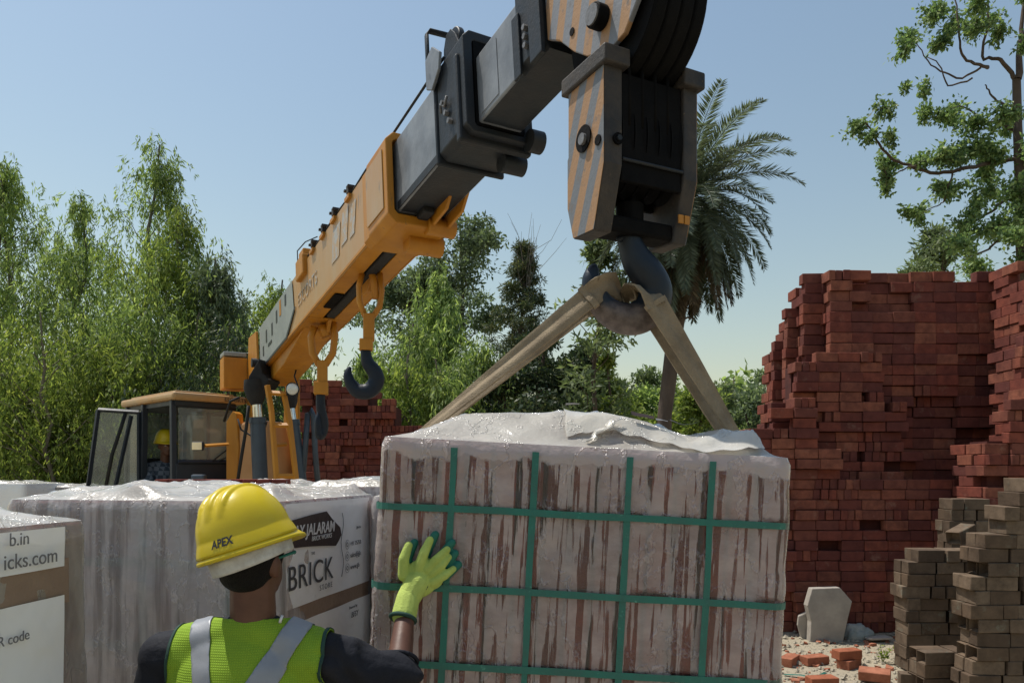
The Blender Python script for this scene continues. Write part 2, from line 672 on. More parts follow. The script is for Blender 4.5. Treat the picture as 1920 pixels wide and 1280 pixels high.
M['hook_bare'] = pm('worn_hook_steel', (0.20, 0.15, 0.13), (0.12, 0.09, 0.085), 12, 0.4, 0.5, 0.2, 60)
M['chrome'] = pm('chrome_rod', (0.75, 0.76, 0.78), (0.6, 0.6, 0.62), 5, 0.15, 1.0, 0.0)
M['cylinder'] = pm('blue_grey_cylinder_paint', (0.06, 0.085, 0.115), (0.05, 0.065, 0.085), 5, 0.4, 0.1, 0.1)
M['rubber'] = pm('black_rubber', (0.012, 0.012, 0.013), (0.02, 0.02, 0.02), 8, 0.75, 0, 0.2)
M['cab'] = pm('dark_cab_paint', (0.018, 0.026, 0.036), (0.025, 0.03, 0.04), 5, 0.45, 0, 0.08)
M['rope'] = pm('steel_rope', (0.06, 0.055, 0.05), (0.03, 0.03, 0.03), 40, 0.5, 0.6, 0.4, 200)
M['glass'] = glass_material('dusty_glass', (0.50, 0.54, 0.52), 0.30)
M['lamp_glass'] = pm('lamp_glass', (0.72, 0.72, 0.68), (0.6, 0.6, 0.56), 20, 0.15, 0.3, 0.3, 90)
M['decal_grey'] = pm('grey_decal_paint', (0.30, 0.32, 0.30), (0.24, 0.26, 0.25), 5, 0.4, 0, 0.05)
M['decal_black'] = pm('black_decal', (0.02, 0.02, 0.025), (0.03, 0.03, 0.03), 5, 0.4, 0, 0.0)
M['decal_blue'] = pm('pale_blue_decal', (0.40, 0.385, 0.36), (0.46, 0.30, 0.15), 14, 0.45, 0, 0.0, lo=0.42, hi=0.56)
M['webbing'] = pm('sling_webbing', (0.33, 0.26, 0.175), (0.22, 0.17, 0.115), 9, 0.85, 0, 0.6, 170, third=((0.16, 0.12, 0.08), 0.66), spec=0.15)
M['strap'] = pm('green_strap', (0.018, 0.165, 0.125), (0.03, 0.13, 0.105), 12, 0.4, 0, 0.3, 120, third=((0.10, 0.32, 0.24), 0.62))
M['wood'] = pm('pallet_wood', (0.32, 0.22, 0.13), (0.24, 0.16, 0.09), 6, 0.8, 0, 0.4, 50)
M['card'] = pm('brown_packing_tape', (0.30, 0.215, 0.155), (0.26, 0.18, 0.13), 8, 0.35, 0, 0.3, 50)
M['print_ink'] = pm('grey_print_ink', (0.05, 0.05, 0.055), (0.07, 0.07, 0.075), 30, 0.5, 0, 0.0)
M['print_light'] = pm('pale_grey_print_ink', (0.13, 0.13, 0.14), (0.19, 0.19, 0.20), 30, 0.5, 0, 0.0)
M['print_brown'] = pm('dark_brown_print_ink', (0.035, 0.022, 0.020), (0.05, 0.032, 0.028), 9, 0.4, 0, 0.2)
M['print_white'] = pm('white_print_ink', (0.72, 0.72, 0.72), (0.62, 0.62, 0.62), 20, 0.5, 0, 0.0)
M['paper'] = pm('white_paper', (0.75, 0.73, 0.69), (0.65, 0.62, 0.58), 7, 0.8, 0, 0.3, 30)
M['film_load'] = film_material('load_stretch_film', 0.06, 0.53, 0.5, (0.88, 0.755, 0.725), 46, 2.0, 0.432, 0.475, 0.7, top=-0.005, rows=(-0.196, 0.245), thru=0.25)
M['film_haze'] = film_material('hazy_stretch_film', 0.32, 0.64, 0.4, (0.88, 0.81, 0.785), 20, 1.2, 0.42, 0.54, 0.6, thru=0.2)
M['film_top'] = film_material('white_top_film', 0.62, 0.92, 0.3, (0.86, 0.82, 0.74), 4, 4, 0.35, 0.60, 0.5)
M['film_print'] = film_material('white_printed_film', 0.95, 0.99, 0.1, (0.90, 0.90, 0.90), 4, 4, 0.3, 0.6, 0.45, thru=0.06, gather=0.0)
M['film_corner'] = film_material('clear_corner_film', 0.40, 0.72, 0.3, (0.80, 0.76, 0.68), 9, 3, 0.36, 0.60, 0.45)
RED = ((0.235, 0.064, 0.042), (0.135, 0.043, 0.036), (0.30, 0.108, 0.066))
M['brick'] = brick_material('red_brick', *RED)
M['brick_wrapped'] = brick_material('wrapped_red_brick', (0.29, 0.066, 0.050), (0.17, 0.047, 0.040), (0.36, 0.095, 0.066))
M['brick_brown'] = brick_material('brown_brick', (0.145, 0.098, 0.064), (0.095, 0.066, 0.046), (0.20, 0.145, 0.10))
M['brick_orange'] = brick_material('orange_brick', (0.36, 0.12, 0.062), (0.30, 0.10, 0.055), (0.40, 0.165, 0.10))
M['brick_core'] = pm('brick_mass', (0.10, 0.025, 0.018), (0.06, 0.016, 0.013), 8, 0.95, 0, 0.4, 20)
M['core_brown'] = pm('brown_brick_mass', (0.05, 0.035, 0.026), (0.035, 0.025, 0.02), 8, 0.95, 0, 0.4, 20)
M['skin'] = pm('brown_skin', (0.135, 0.060, 0.037), (0.10, 0.043, 0.027), 18, 0.5, 0, 0.15, 150, spec=0.4, dist=0.003)
M['hair'] = pm('black_hair', (0.006, 0.005, 0.0045), (0.010, 0.008, 0.007), 60, 0.7, 0, 0.8, 220, sc=(1, 1, 0.3), spec=0.2)
M['shirt'] = pm('black_shirt', (0.010, 0.011, 0.017), (0.016, 0.017, 0.024), 9, 0.8, 0, 0.5, 26, spec=0.25, dist=0.012)
M['trousers'] = pm('dark_trousers', (0.03, 0.035, 0.05), (0.04, 0.045, 0.06), 8, 0.85, 0, 0.4, 40)
M['shoe'] = pm('black_shoe', (0.02, 0.018, 0.016), None, 8, 0.6)
M['silver'] = pm('reflective_tape', (0.30, 0.31, 0.335), (0.25, 0.26, 0.285), 9, 0.42, 0.15, 0.25, 300, dist=0.002)
M['helmet'] = pm('yellow_helmet', (0.62, 0.47, 0.012), (0.54, 0.40, 0.012), 5, 0.32, 0, 0.05, 40, third=((0.36, 0.27, 0.04), 0.63), spec=0.4)
M['helmet_band'] = pm('white_helmet_band', (0.60, 0.59, 0.55), (0.40, 0.37, 0.33), 22, 0.6, 0, 0.25, 70)
M['glove'] = pm('lime_glove', (0.52, 0.62, 0.16), (0.38, 0.47, 0.11), 12, 0.9, 0, 0.9, 260, dist=0.004, spec=0.15)
M['glove_green'] = pm('green_glove_coating', (0.012, 0.16, 0.11), (0.012, 0.12, 0.085), 14, 0.6, 0, 0.5, 150, dist=0.004)
M['piping'] = pm('dark_green_piping', (0.02, 0.06, 0.045), None, 10, 0.8)
M['stone'] = pm('pale_stone', (0.40, 0.36, 0.31), (0.30, 0.27, 0.235), 6, 0.85, 0, 0.5, 25, third=((0.13, 0.12, 0.11), 0.70))
M['sack'] = pm('pale_sack', (0.36, 0.37, 0.35), (0.22, 0.27, 0.25), 9, 0.7, 0, 0.6, 30)
M['bark'] = pm('brown_bark', (0.13, 0.095, 0.070), (0.08, 0.058, 0.045), 5, 0.9, 0, 0.8, 12, sc=(1, 1, .3), dist=0.03)
M['bark_pale'] = pm('pale_bark', (0.21, 0.18, 0.145), (0.12, 0.10, 0.08), 4, 0.9, 0, 0.5, 14, sc=(1, 1, .3), dist=0.03)
M['leaf_euc'] = leaf_material('eucalyptus_leaf', (0.109, 0.167, 0.069), (0.256, 0.343, 0.127), (0.463, 0.539, 0.2), 0.56)
M['leaf_grey'] = leaf_material('grey_green_leaf', (0.091, 0.127, 0.077), (0.166, 0.214, 0.127), (0.256, 0.309, 0.191), 0.45)
M['leaf_bright'] = leaf_material('bright_leaf', (0.1, 0.147, 0.044), (0.207, 0.272, 0.071), (0.347, 0.39, 0.101), 0.56)
M['leaf_dark'] = leaf_material('dark_leaf', (0.027, 0.048, 0.03), (0.051, 0.08, 0.044), (0.116, 0.129, 0.062), 0.3)
M['leaf_conifer'] = leaf_material('conifer_needles', (0.044, 0.067, 0.039), (0.092, 0.12, 0.063), (0.21, 0.203, 0.097), 0.3)
M['leaf_broad'] = leaf_material('broad_leaf', (0.091, 0.156, 0.07), (0.188, 0.275, 0.121), (0.343, 0.429, 0.172), 0.48, 0.42)
M['leaf_pale'] = leaf_material('pale_leaf', (0.11, 0.149, 0.079), (0.176, 0.226, 0.119), (0.264, 0.308, 0.158), 0.5)
M['frond'] = leaf_material('palm_frond', (0.072, 0.096, 0.07), (0.126, 0.154, 0.11), (0.204, 0.234, 0.168), 0.32, 0.36)
M['frond_dry'] = leaf_material('dry_palm_frond', (0.06, 0.045, 0.028), (0.105, 0.075, 0.045), (0.16, 0.12, 0.07), 0.2, 0.6)

# ================================================================== ground
def ground_material():
    m, nt, b = nodes_of('dusty_ground')
    vec = coords(nt)
    f = noise_tex(nt, vec, 1.3, 9, 0.7)
    col = mix(nt, ramp(nt, f, [(0.35, 0.0), (0.65, 1.0)]), (0.38, 0.325, 0.235), (0.29, 0.25, 0.18))
    vor = N(nt, 'ShaderNodeTexVoronoi')
    vor.inputs['Scale'].default_value = 38
    nt.links.new(vec, vor.inputs['Vector'])
    peb = ramp(nt, vor.outputs['Distance'], [(0.10, 1.0), (0.32, 0.0)])
    pebc = ramp(nt, vor.outputs['Color'], [(0.0, (0.20, 0.175, 0.14)), (0.5, (0.36, 0.32, 0.25)), (1.0, (0.26, 0.17, 0.12))])
    col = mix(nt, peb, col, pebc)
    f2 = noise_tex(nt, vec, 0.7, 5)
    col = mix(nt, ramp(nt, f2, [(0.55, 0.0), (0.8, 0.35)]), col, (0.28, 0.17, 0.11))
    nt.links.new(col, b.inputs['Base Color'])
    b.inputs['Roughness'].default_value = 0.95
    h = mix(nt, 0.5, noise_tex(nt, vec, 25, 8), peb)
    bump(nt, b, h, 0.8, 0.03)
    return m


gm = ground_material()
mb = MB()
rows = [-6 + 0.5 * i for i in range(60)] + [26, 32, 45, 70, 120, 250, 600, 1500]
cols = [-1500, -500, -150, -60, -30] + [-20 + 0.6 * i for i in range(70)] + [30, 60, 150, 500, 1500]
mb.sheet([[(x, y, 0.035 * noise.noise(V((x * 0.7, y * 0.7, 0))) if abs(x) < 25 and y < 30 else 0.0) for x in cols] for y in rows])
tag(mb.build('ground', gm, smooth=True, clean=False), kind='structure')

rng = random.Random(5)


def gz(x, y):
    return 0.035 * noise.noise(V((x * 0.7, y * 0.7, 0)))


# pebbles, chips of brick: nobody could count them
mb = MB()
for i in range(1500):
    y = rng.uniform(5.2, 7.7)
    x = rng.uniform(1.8, 4.2)
    r = rng.choice([0.006, 0.008, 0.010, 0.014, 0.02, 0.028]) * rng.uniform(0.6, 1.2)
    c = V((x, y, gz(x, y) + r * 0.3))
    p = [c + V((rng.uniform(.6, 1.3) * r * math.cos(a), rng.uniform(.6, 1.3) * r * math.sin(a), rng.uniform(-.2, .2) * r)) for a in (0, 1.4, 2.9, 4.3)]
    top = c + V((rng.uniform(-.4, .4) * r, rng.uniform(-.4, .4) * r, rng.uniform(.5, 1.0) * r))
    mb.add(p + [top], [(0, 1, 4), (1, 2, 4), (2, 3, 4), (3, 0, 4)])
M['chips'] = pm('stone_chips', (0.40, 0.355, 0.27), (0.27, 0.235, 0.18), 1.7, 0.9, 0, 0, third=((0.30, 0.12, 0.07), 0.60))
tag(mb.build('gravel', M['chips'], clean=False), 'loose gravel and brick chips on the dusty ground', 'gravel', kind='stuff')

# larger shards of broken brick
mb = MB()
for i in range(150):
    y = rng.uniform(5.4, 7.4)
    x = rng.uniform(1.9, 4.0)
    r = rng.choice([0.012, 0.016, 0.022, 0.03]) * rng.uniform(0.6, 1.3)
    c = V((x, y, gz(x, y) + r * 0.35))
    a0 = rng.uniform(0, 6)
    p = [c + V((rng.uniform(.6, 1.4) * r * math.cos(a0 + a), rng.uniform(.6, 1.4) * r * math.sin(a0 + a), -r * 0.5)) for a in (0, 1.6, 3.1, 4.6)]
    q = [v * 1.0 + V((rng.uniform(-.3, .3) * r, rng.uniform(-.3, .3) * r, r * rng.uniform(.5, 1.1))) for v in p]
    mb.hexa(p + q)
tag(mb.build('brick_rubble', M['brick_orange'], clean=False), 'small orange shards of broken brick strewn over the gravel', 'rubble', kind='stuff')

# ================================================================== bricks
def chamfer_box(sx, sy, sz, c=0.004, seed=0, frog=False):
    bm = bmesh.new()
    bmesh.ops.create_cube(bm, size=1.0)
    r = random.Random(seed)
    for v in bm.verts:
        v.co = V((v.co.x * sx, v.co.y * sy, v.co.z * sz)) + V((r.uniform(-1, 1), r.uniform(-1, 1), r.uniform(-1, 1))) * 0.0022
    bmesh.ops.bevel(bm, geom=list(bm.edges), offset=c, segments=1, affect='EDGES', profile=0.5)
    if frog:      # hollow in the end face
        fs = [f for f in bm.faces if f.normal.x < -0.9]
        f = max(fs, key=lambda q: q.calc_area())
        ins = bmesh.ops.inset_region(bm, faces=[f], thickness=min(sy, sz) * 0.26)
        bmesh.ops.translate(bm, verts=f.verts, vec=V((0.05, 0, 0)))
    me = bpy.data.meshes.new('brick')
    bm.to_mesh(me)
    bm.free()
    return me


def brick_set(mat, L, D, H, n=4, frog=False):
    out = []
    for i in range(n):
        me = chamfer_box(L, D, H, 0.0028 if i % 2 else 0.0045, i * 7 + int(L * 1000), frog and i == 0)
        me.materials.append(mat)
        out.append(me)
    return out


BL, BD, BH = 0.232, 0.112, 0.100
STRETCH = brick_set(M['brick'], BL, BD, BH)
HEADER = brick_set(M['brick'], 0.071, BL, BH)
SIDEFACE = brick_set(M['brick'], BD, BL, BH)
BROWN = brick_set(M['brick_brown'], 0.225, 0.11, 0.098, 4, True)
BROWN_H = brick_set(M['brick_brown'], 0.107, 0.225, 0.098, 4, True)
ORANGE = brick_set(M['brick_orange'], 0.225, 0.11, 0.075)


def put_brick(parent, me, loc, rz=0.0, rx=0.0, ry=0.0, sz=1.0):
    o = bpy.data.objects.new('brick', me)
    COL.objects.link(o)
    o.parent = parent
    o.matrix_parent_inverse = WORLD[parent.name].inverted()
    o.location = loc
    o.rotation_euler = (rx, ry, rz)
    o.scale = (1, 1, sz)
    return o


def brick_face(parent, x0, x1, yf, z0, z1, topf=None, seed=0, heads=0.3, block=0.06, pitch=0.2365, rowh=0.1045, leftf=None, holes=0.02, zmin=0.0):
    """A stacked face that looks toward the camera: courses of bricks on edge, some shown end-on."""
    r = random.Random(seed)
    nrow = int((z1 - z0) / rowh + 0.5)
    count = 0
    for i in range(nrow):
        z = z0 + (i + 0.5) * rowh
        x = x0 + r.uniform(-0.02, 0.02) + (leftf(z) if leftf else 0)
        headrun = 0
        while x < x1 - 0.05:
            if headrun == 0 and r.random() < heads * 0.4:
                headrun = r.choice([3, 3, 6])
            w = 0.0765 if headrun else pitch
            xc = x + w / 2
            x += w
            head = headrun > 0
            headrun = max(0, headrun - 1)
            zt = topf(xc) if topf else z1
            if z > zt or z < zmin:
                continue
            if r.random() < holes:
                continue
            # clumps of columns stand proud of their neighbours
            bo = block * (noise.noise(V((math.floor(xc / 0.47) * 3.1 + seed, math.floor(z / 0.42) * 2.7, seed * 1.7))))
            y = yf + bo + r.uniform(-0.016, 0.016)
            me = r.choice(HEADER if head else STRETCH)
            dep = BL / 2 if head else BD / 2
            put_brick(parent, me, (xc, y + dep, z), r.gauss(0, 0.014), r.gauss(0, 0.006), r.gauss(0, 0.008), rowh / 0.1045)
            count += 1
    return count


def side_face(parent, xf, y0, y1, z0, topf, seed=0, rowh=0.1045):
    """A stacked face that looks to the left."""
    r = random.Random(seed)
    i = 0
    while z0 + (i + 0.5) * rowh < 6:
        z = z0 + (i + 0.5) * rowh
        y = y0 + (0.12 if i % 2 else 0) + r.uniform(-.02, .02) - 0.12
        while y < y1 - 0.06:
            yc = y + BL / 2
            y += BL + 0.006
            if z > topf(yc) or yc < y0:
                continue
            put_brick(parent, r.choice(SIDEFACE), (xf + BD / 2 + r.uniform(-.012, .012), yc, z), r.gauss(0, .012), r.gauss(0, .008), r.gauss(0, .008), rowh / 0.1045)
        i += 1


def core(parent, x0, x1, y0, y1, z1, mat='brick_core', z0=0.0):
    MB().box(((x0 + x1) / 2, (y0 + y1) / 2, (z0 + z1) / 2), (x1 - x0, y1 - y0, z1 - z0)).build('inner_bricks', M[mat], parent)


def steps(pairs):
    """piecewise constant profile: list of (x_end, z)"""
    def f(x):
        for xe, z in pairs:
            if x < xe:
                return z
        return pairs[-1][1]
    return f


def pxX(px, Y):
    return (px - 960) / FPX * Y


def pyZ(py, Y):
    return EYE + (HORIZON - py) / FPX * Y


# --- tall red stack, upper part set back
Y1 = 7.98
s1 = thing('brick_stack', 'tallest dark red brick stack, set back behind the lower courses', 'brick stack', (4.3, Y1 + .3, 0))
f1 = steps([(pxX(1632, Y1), pyZ(501, Y1)), (pxX(1795, Y1), pyZ(512, Y1)), (pxX(1835, Y1), pyZ(520, Y1)), (9, pyZ(500, Y1))])
brick_face(s1, pxX(1551, Y1), pxX(1885, Y1), Y1, 1.45, 4.0, f1, 3, 0.15, 0.17, holes=0.0, rowh=0.113, pitch=0.232)
core(s1, pxX(1556, Y1), pxX(1632, Y1), Y1 + 0.14, Y1 + 0.36, pyZ(512, Y1))
core(s1, pxX(1632, Y1), 5.9, Y1 + 0.19, Y1 + 0.75, pyZ(524, Y1))
side_face(s1, pxX(1551, Y1) - 0.005, Y1 + 0.12, Y1 + 0.36, 1.45, lambda y: pyZ(505, Y1), 4, 0.113)

# --- stepped left end of the stack
Y2 = 8.2
s3 = thing('brick_stack', 'narrow red brick columns stepping down at the open left end', 'brick stack', (3.0, Y2 + .3, 0))
for k, (a, b_, t, yy) in enumerate([(1506, 1551, 521, 8.12), (1481, 1507, 586, 8.32), (1455, 1482, 646, 8.5)]):
    xa, xb = pxX(a, yy), pxX(b_, yy)
    zt = pyZ(t, yy)
    brick_face(s3, xa, xb, yy, 0.9, zt, None, 20 + k, 0.0, 0.015, pitch=max(xb - xa, 0.15) if xb - xa < 0.21 else 0.2365, holes=0, rowh=0.113)
    side_face(s3, xa - 0.008, yy + 0.10, yy + 0.34, 0.9, lambda y, zt=zt: zt - 0.02, 30 + k, 0.113)
    core(s3, xa + 0.03, xb, yy + 0.12, yy + 0.33, zt - 0.08)

# --- middle ledge in front of it
Y3 = 7.80
s2 = thing('brick_stack', 'red brick ledge stepping forward at mid height left of the tall stack', 'brick stack', (3.0, Y3 + .2, 0))
f2 = steps([(pxX(1490, Y3), pyZ(745, Y3)), (pxX(1536, Y3), pyZ(672, Y3)), (pxX(1655, Y3), pyZ(655, Y3)), (pxX(1698, Y3), pyZ(750, Y3)), (9, pyZ(748, Y3))])
brick_face(s2, pxX(1446, Y3), pxX(1700, Y3), Y3, 1.45, 3.2, f2, 9, 0.5, 0.09)
core(s2, pxX(1450, Y3), pxX(1700, Y3), Y3 + 0.13, Y3 + 0.30, 2.3)
core(s2, pxX(1492, Y3), pxX(1650, Y3), Y3 + 0.13, Y3 + 0.30, 2.78, z0=2.3)
side_face(s2, pxX(1446, Y3), Y3 + 0.1, Y3 + 0.34, 1.45, lambda y: pyZ(748, Y3), 14)

# --- lower front wall of the stack, down to the ground
Y4 = 7.58
s4 = thing('brick_stack', 'broad dark red brick wall of courses behind the pale stone slab', 'brick stack', (3.6, Y4 + .1, 0))
f4 = steps([(pxX(1447, Y4), pyZ(800, Y4)), (pxX(1490, Y4), pyZ(770, Y4)), (pxX(1536, Y4), pyZ(745, Y4)), (pxX(1572, Y4), pyZ(835, Y4)), (9, pyZ(893, Y4))])
brick_face(s4, pxX(1403, Y4), pxX(1890, Y4), Y4, 0.01, 2.5, f4, 12, 0.28, 0.075, leftf=lambda z: 0.0)
core(s4, pxX(1407, Y4), 5.3, Y4 + 0.12, Y4 + 0.32, 1.50)
core(s4, pxX(1410, Y4), pxX(1530, Y4), Y4 + 0.12, Y4 + 0.24, 2.0, z0=1.5)
side_face(s4, pxX(1403, Y4), Y4 + 0.1, Y4 + 0.34, 0.01, lambda y: pyZ(805, Y4), 15)

# --- right block, its sunlit left side showing
s5 = thing('brick_stack', 'red brick block at the right edge with sunlit left side', 'brick stack', (5.3, 7.4, 0))
side_face(s5, 5.14, 7.40, 7.92, 1.6, lambda y: 3.82 if y > 7.6 else 3.58, 41)
brick_face(s5, 5.14, 5.7, 7.36, 2.5, 3.55, None, 42, 0, 0.03)
core(s5, 5.22, 5.8, 7.48, 8.1, 3.6)
side_face(s5, 4.90, 7.14, 7.48, 1.4, lambda y: 2.98 if y < 7.33 else 2.85, 43)
brick_face(s5, 4.90, 5.7, 7.10, 1.4, 2.97, None, 44, 0, 0.03)
core(s5, 4.98, 5.8, 7.22, 7.5, 2.88)
f5 = steps([(4.62, 1.95), (4.72, 2.15), (4.84, 2.38), (9, 2.42)])
brick_face(s5, 4.50, 5.4, 7.02, 1.30, 2.5, f5, 45, 0.5, 0.06)
side_face(s5, 4.50, 7.10, 7.45, 1.3, lambda y: 1.95, 46)
core(s5, 4.58, 5.4, 7.13, 7.4, 1.95)

# --- far stack behind the crane
Y6 = 12.6
s6 = thing('brick_stack', 'distant dark red brick stack behind the crane ladder and small hooks', 'brick stack', (pxX(655, Y6), Y6 + .3, 0))
f6 = steps([(pxX(600, Y6), pyZ(712, Y6)), (pxX(650, Y6), pyZ(717, Y6)), (pxX(692, Y6), pyZ(728, Y6)), (pxX(722, Y6), pyZ(742, Y6)), (pxX(742, Y6), pyZ(752, Y6)), (9, pyZ(796, Y6))])
brick_face(s6, pxX(560, Y6), pxX(792, Y6), Y6, 1.1, 3.3, f6, 61, 0.7, 0.20, holes=0.05, rowh=0.112)
core(s6, pxX(562, Y6), pxX(738, Y6), Y6 + 0.14, Y6 + 0.9, pyZ(760, Y6))
core(s6, pxX(562, Y6), pxX(690, Y6), Y6 + 0.14, Y6 + 0.9, pyZ(735, Y6), z0=pyZ(760, Y6))

# --- small dark brown piles on the right
def rough_pile(label, x0, x1, yf, layers, profile, seed, sets=(BROWN, BROWN_H), rowh=0.1, skew=0.02, corem='core_brown', group=None):
    t = thing('brick_pile', label, 'brick pile', ((x0 + x1) / 2, yf + 0.12, 0), group=group)
    r = random.Random(seed)
    zt = max(profile(x0 + (x1 - x0) * k / 20) for k in range(21))
    for i in range(int(zt / rowh + 0.5)):
        z = (i + 0.5) * rowh + 0.008
        for ly in range(layers):
            x = x0 + r.uniform(-skew, skew)
            y0 = yf + ly * 0.235
            while x < x1 - 0.04:
                if r.random() < 0.32:
                    w, me, yc, n = 0.112, r.choice(sets[1]), y0 + 0.11, 1
                else:
                    w, me, yc, n = 0.232, r.choice(sets[0]), y0 + 0.06, 2
                xc = x + w / 2
                x += w + r.uniform(0, 0.006)
                if z > profile(xc) or r.random() < 0.03:
                    continue
                for q in range(n):
                    put_brick(t, me, (xc + r.uniform(-.008, .008), yc + q * 0.115 + r.uniform(-.015, .015) * 0.8, z), r.gauss(0, 0.035), r.gauss(0, .006), r.gauss(0, .008))
    return t


Yp = 5.25
rough_pile('tall uneven brown brick pile at the right edge, nearest to the viewer', pxX(1826, Yp), pxX(1990, Yp), Yp, 1,
           steps([(pxX(1842, Yp), pyZ(1090, Yp)), (pxX(1866, Yp), pyZ(1000, Yp)), (pxX(1886, Yp), pyZ(965, Yp)), (pxX(1902, Yp), pyZ(935, Yp)), (9, pyZ(905, Yp))]), 51, skew=0.03)
Yq = 6.1
rough_pile('waist-high brown brick pile left of the tall uneven brown pile', pxX(1700, Yq), pxX(1822, Yq), Yq, 1,
           steps([(pxX(1716, Yq), pyZ(1066, Yq)), (9, pyZ(1042, Yq))]), 53, skew=0.022)
Yr = 5.52
rough_pile('low step of brown bricks on the ground in front of the waist-high pile', pxX(1736, Yr), pxX(1806, Yr), Yr, 1,
           steps([(pxX(1750, Yr), pyZ(1240, Yr)), (9, pyZ(1212, Yr))]), 57, rowh=0.1, skew=0.008)
Ys = 6.75
rough_pile('grey-brown brick column half hidden behind the brown piles', pxX(1784, Ys), pxX(1850, Ys), Ys, 1, lambda x: pyZ(942, Ys), 59, skew=0.02)
# propped brick that leans out of the tall pile
o = link('brick', BROWN[0]); o.location = (pxX(1802, 5.6), 5.6, pyZ(1000, 5.6)); o.rotation_euler = (0, R(-14), R(30))
tag(o, 'single brown brick with a hollow end, tilted out of the tall pile', 'brick')

# --- loose bricks on the ground
loose = [
    (1527, 1243, 0.3, 0.0, ORANGE[0], 'orange brick lying alone on sunlit ground near the stone slab'),
    (1592, 1250, 0.7, 0.0, ORANGE[1], 'lower orange brick of the loose pair on the gravel'),
    (1640, 1280, -0.5, 0.2, ORANGE[2], 'orange brick tipped on the gravel beside the brown piles'),
    (1541, 1283, 0.15, 0.0, ORANGE[3], 'orange brick at the bottom edge of the gravel patch'),
    (1480, 1243, 0.9, 0.0, ORANGE[1], 'orange brick end beside the right edge of the hanging load'),
    (1716, 1283, 1.3, 0.0, BROWN_H[1], 'small pale brown brick in front of the low brick step'),
]
for px, py, rz, rx, me, lab in loose:
    Y = EYE * FPX / (py - HORIZON)
    o = link('brick', me)
    x = pxX(px, Y)
    o.location = (x, Y, gz(x, Y) + 0.037 + (0.03 if rx else 0))
    o.rotation_euler = (rx, 0, rz)
    tag(o, lab, 'brick', 'loose bricks on the gravel')
o = link('brick', ORANGE[2]); o.location = (pxX(1588, 6.27), 6.27, 0.037 + 0.077 + gz(2.8, 6.27)); o.rotation_euler = (0, 0, 0.25)
tag(o, 'upper orange brick of the loose pair on the gravel', 'brick', 'loose bricks on the gravel')

# --- pale stone slab and rubble at the foot of the wall
Yt = 7.2
slab = [(1523, 1103), (1575, 1101), (1598, 1127), (1590, 1160), (1580, 1206), (1519, 1206), (1521, 1165), (1514, 1135)]
mb = MB()
mb.prism([W(px, py, Yt) for px, py in slab], V((0.0, 0.10, 0.0)))
so = mb.build('stone_block', M['stone'], bevel=0.007)
tag(so, 'pale angular stone slab standing upright against the red brick wall', 'stone slab')
mb = MB()
mb.prism([W(px, py, 7.32) for px, py in [(1497, 1154), (1512, 1147), (1520, 1152), (1522, 1202), (1503, 1202), (1495, 1172)]], V((0.02, 0.07, 0)))
tag(mb.build('stone_fragment', M['stone'], bevel=0.012), 'small grey stone fragment left of the upright slab', 'stone')
r = random.Random(8)
mb = MB()
for k in range(9):
    c = W(1594 + 30 * r.random(), 1196 - 22 * r.random() * (1 - abs(k - 4) / 6), 7.3 + 0.1 * r.random())
    mb.ellipsoid(c, (0.05 + .06 * r.random(), 0.05 + .03 * r.random(), 0.035 + .05 * r.random()), Matrix.Rotation(r.uniform(-.6, .6), 3, 'Y'))
me = organic(mb, 0.016, 2)
me.materials.append(M['sack'])
sk = link('plastic_sack', me)
tx = bpy.data.textures.new('crumple', 'CLOUDS'); tx.noise_scale = 0.06
md = sk.modifiers.new('d', 'DISPLACE'); md.texture = tx; md.strength = 0.05
tag(sk, 'crumpled pale plastic sack right of the stone slab', 'sack')
# scrap of green strapping and thin board on the gravel
mb = MB()
pts = [W(1470, 1262, 6.05), W(1500, 1268, 5.98), W(1530, 1270, 5.95), W(1548, 1264, 6.02)]
for p in pts:
    p.z = gz(p.x, p.y) + 0.018 + 0.01 * math.sin(p.x * 30)
mb.tube(pts, 0.018, 6, flat=0.15, up=(0, 0, 1))
tag(mb.build('strap_scrap', M['strap'], smooth=True), 'cut scrap of green strapping lying on the gravel', 'strap scrap')
mb = MB().box((pxX(1645, 7.25), 7.25, 0.03), (0.25, 0.12, 0.02), Matrix.Rotation(R(8), 3, 'Z'))
tag(mb.build('thin_board', M['stone'], bevel=0.004), 'thin pale board lying in shade by the brick wall', 'board')


def weed(px, py, n, h, seed, label):
    Y = EYE * FPX / (py - HORIZON)
    x = pxX(px, Y)
    r = random.Random(seed)
    t = thing('weed', label, 'weed', (x, Y, gz(x, Y)), group='small weeds on the gravel')
    ms, ml = MB(), MB()
    for k in range(n):
        a = r.uniform(0, 6.28)
        tip = V((x + math.cos(a) * h * r.uniform(.2, .7), Y + math.sin(a) * h * r.uniform(.2, .7), h * r.uniform(.5, 1)))
        b0 = V((x, Y, gz(x, Y)))
        ms.tube([b0, b0.lerp(tip, .5) + V((0, 0, h * .12)), tip], [.0025, .002, .001], 4)
        for j in range(7):
            p = b0.lerp(tip, r.uniform(.25, 1))
            d = V((r.uniform(-1, 1), r.uniform(-1, 1), r.uniform(-.2, .8))).normalized() * h * .22
            w = d.cross(V((r.uniform(-1, 1), r.uniform(-1, 1), 1))).normalized() * h * .06
            ml.add([p, p + d * .5 + w, p + d, p + d * .5 - w], [(0, 1, 2, 3)])
    ms.build('stem', M['leaf_bright'], t)
    ml.build('foliage', M['leaf_bright'], t, clean=False)


weed(1655, 1240, 9, 0.16, 1, 'small green weed at the shaded edge of the gravel')
weed(1706, 1283, 12, 0.10, 2, 'low weed tuft in front of the waist-high brown pile')

# ================================================================== wrapped brick pallets
def fbm(p, o=3):
    return noise.fractal(p, 0.6, 2.1, o)


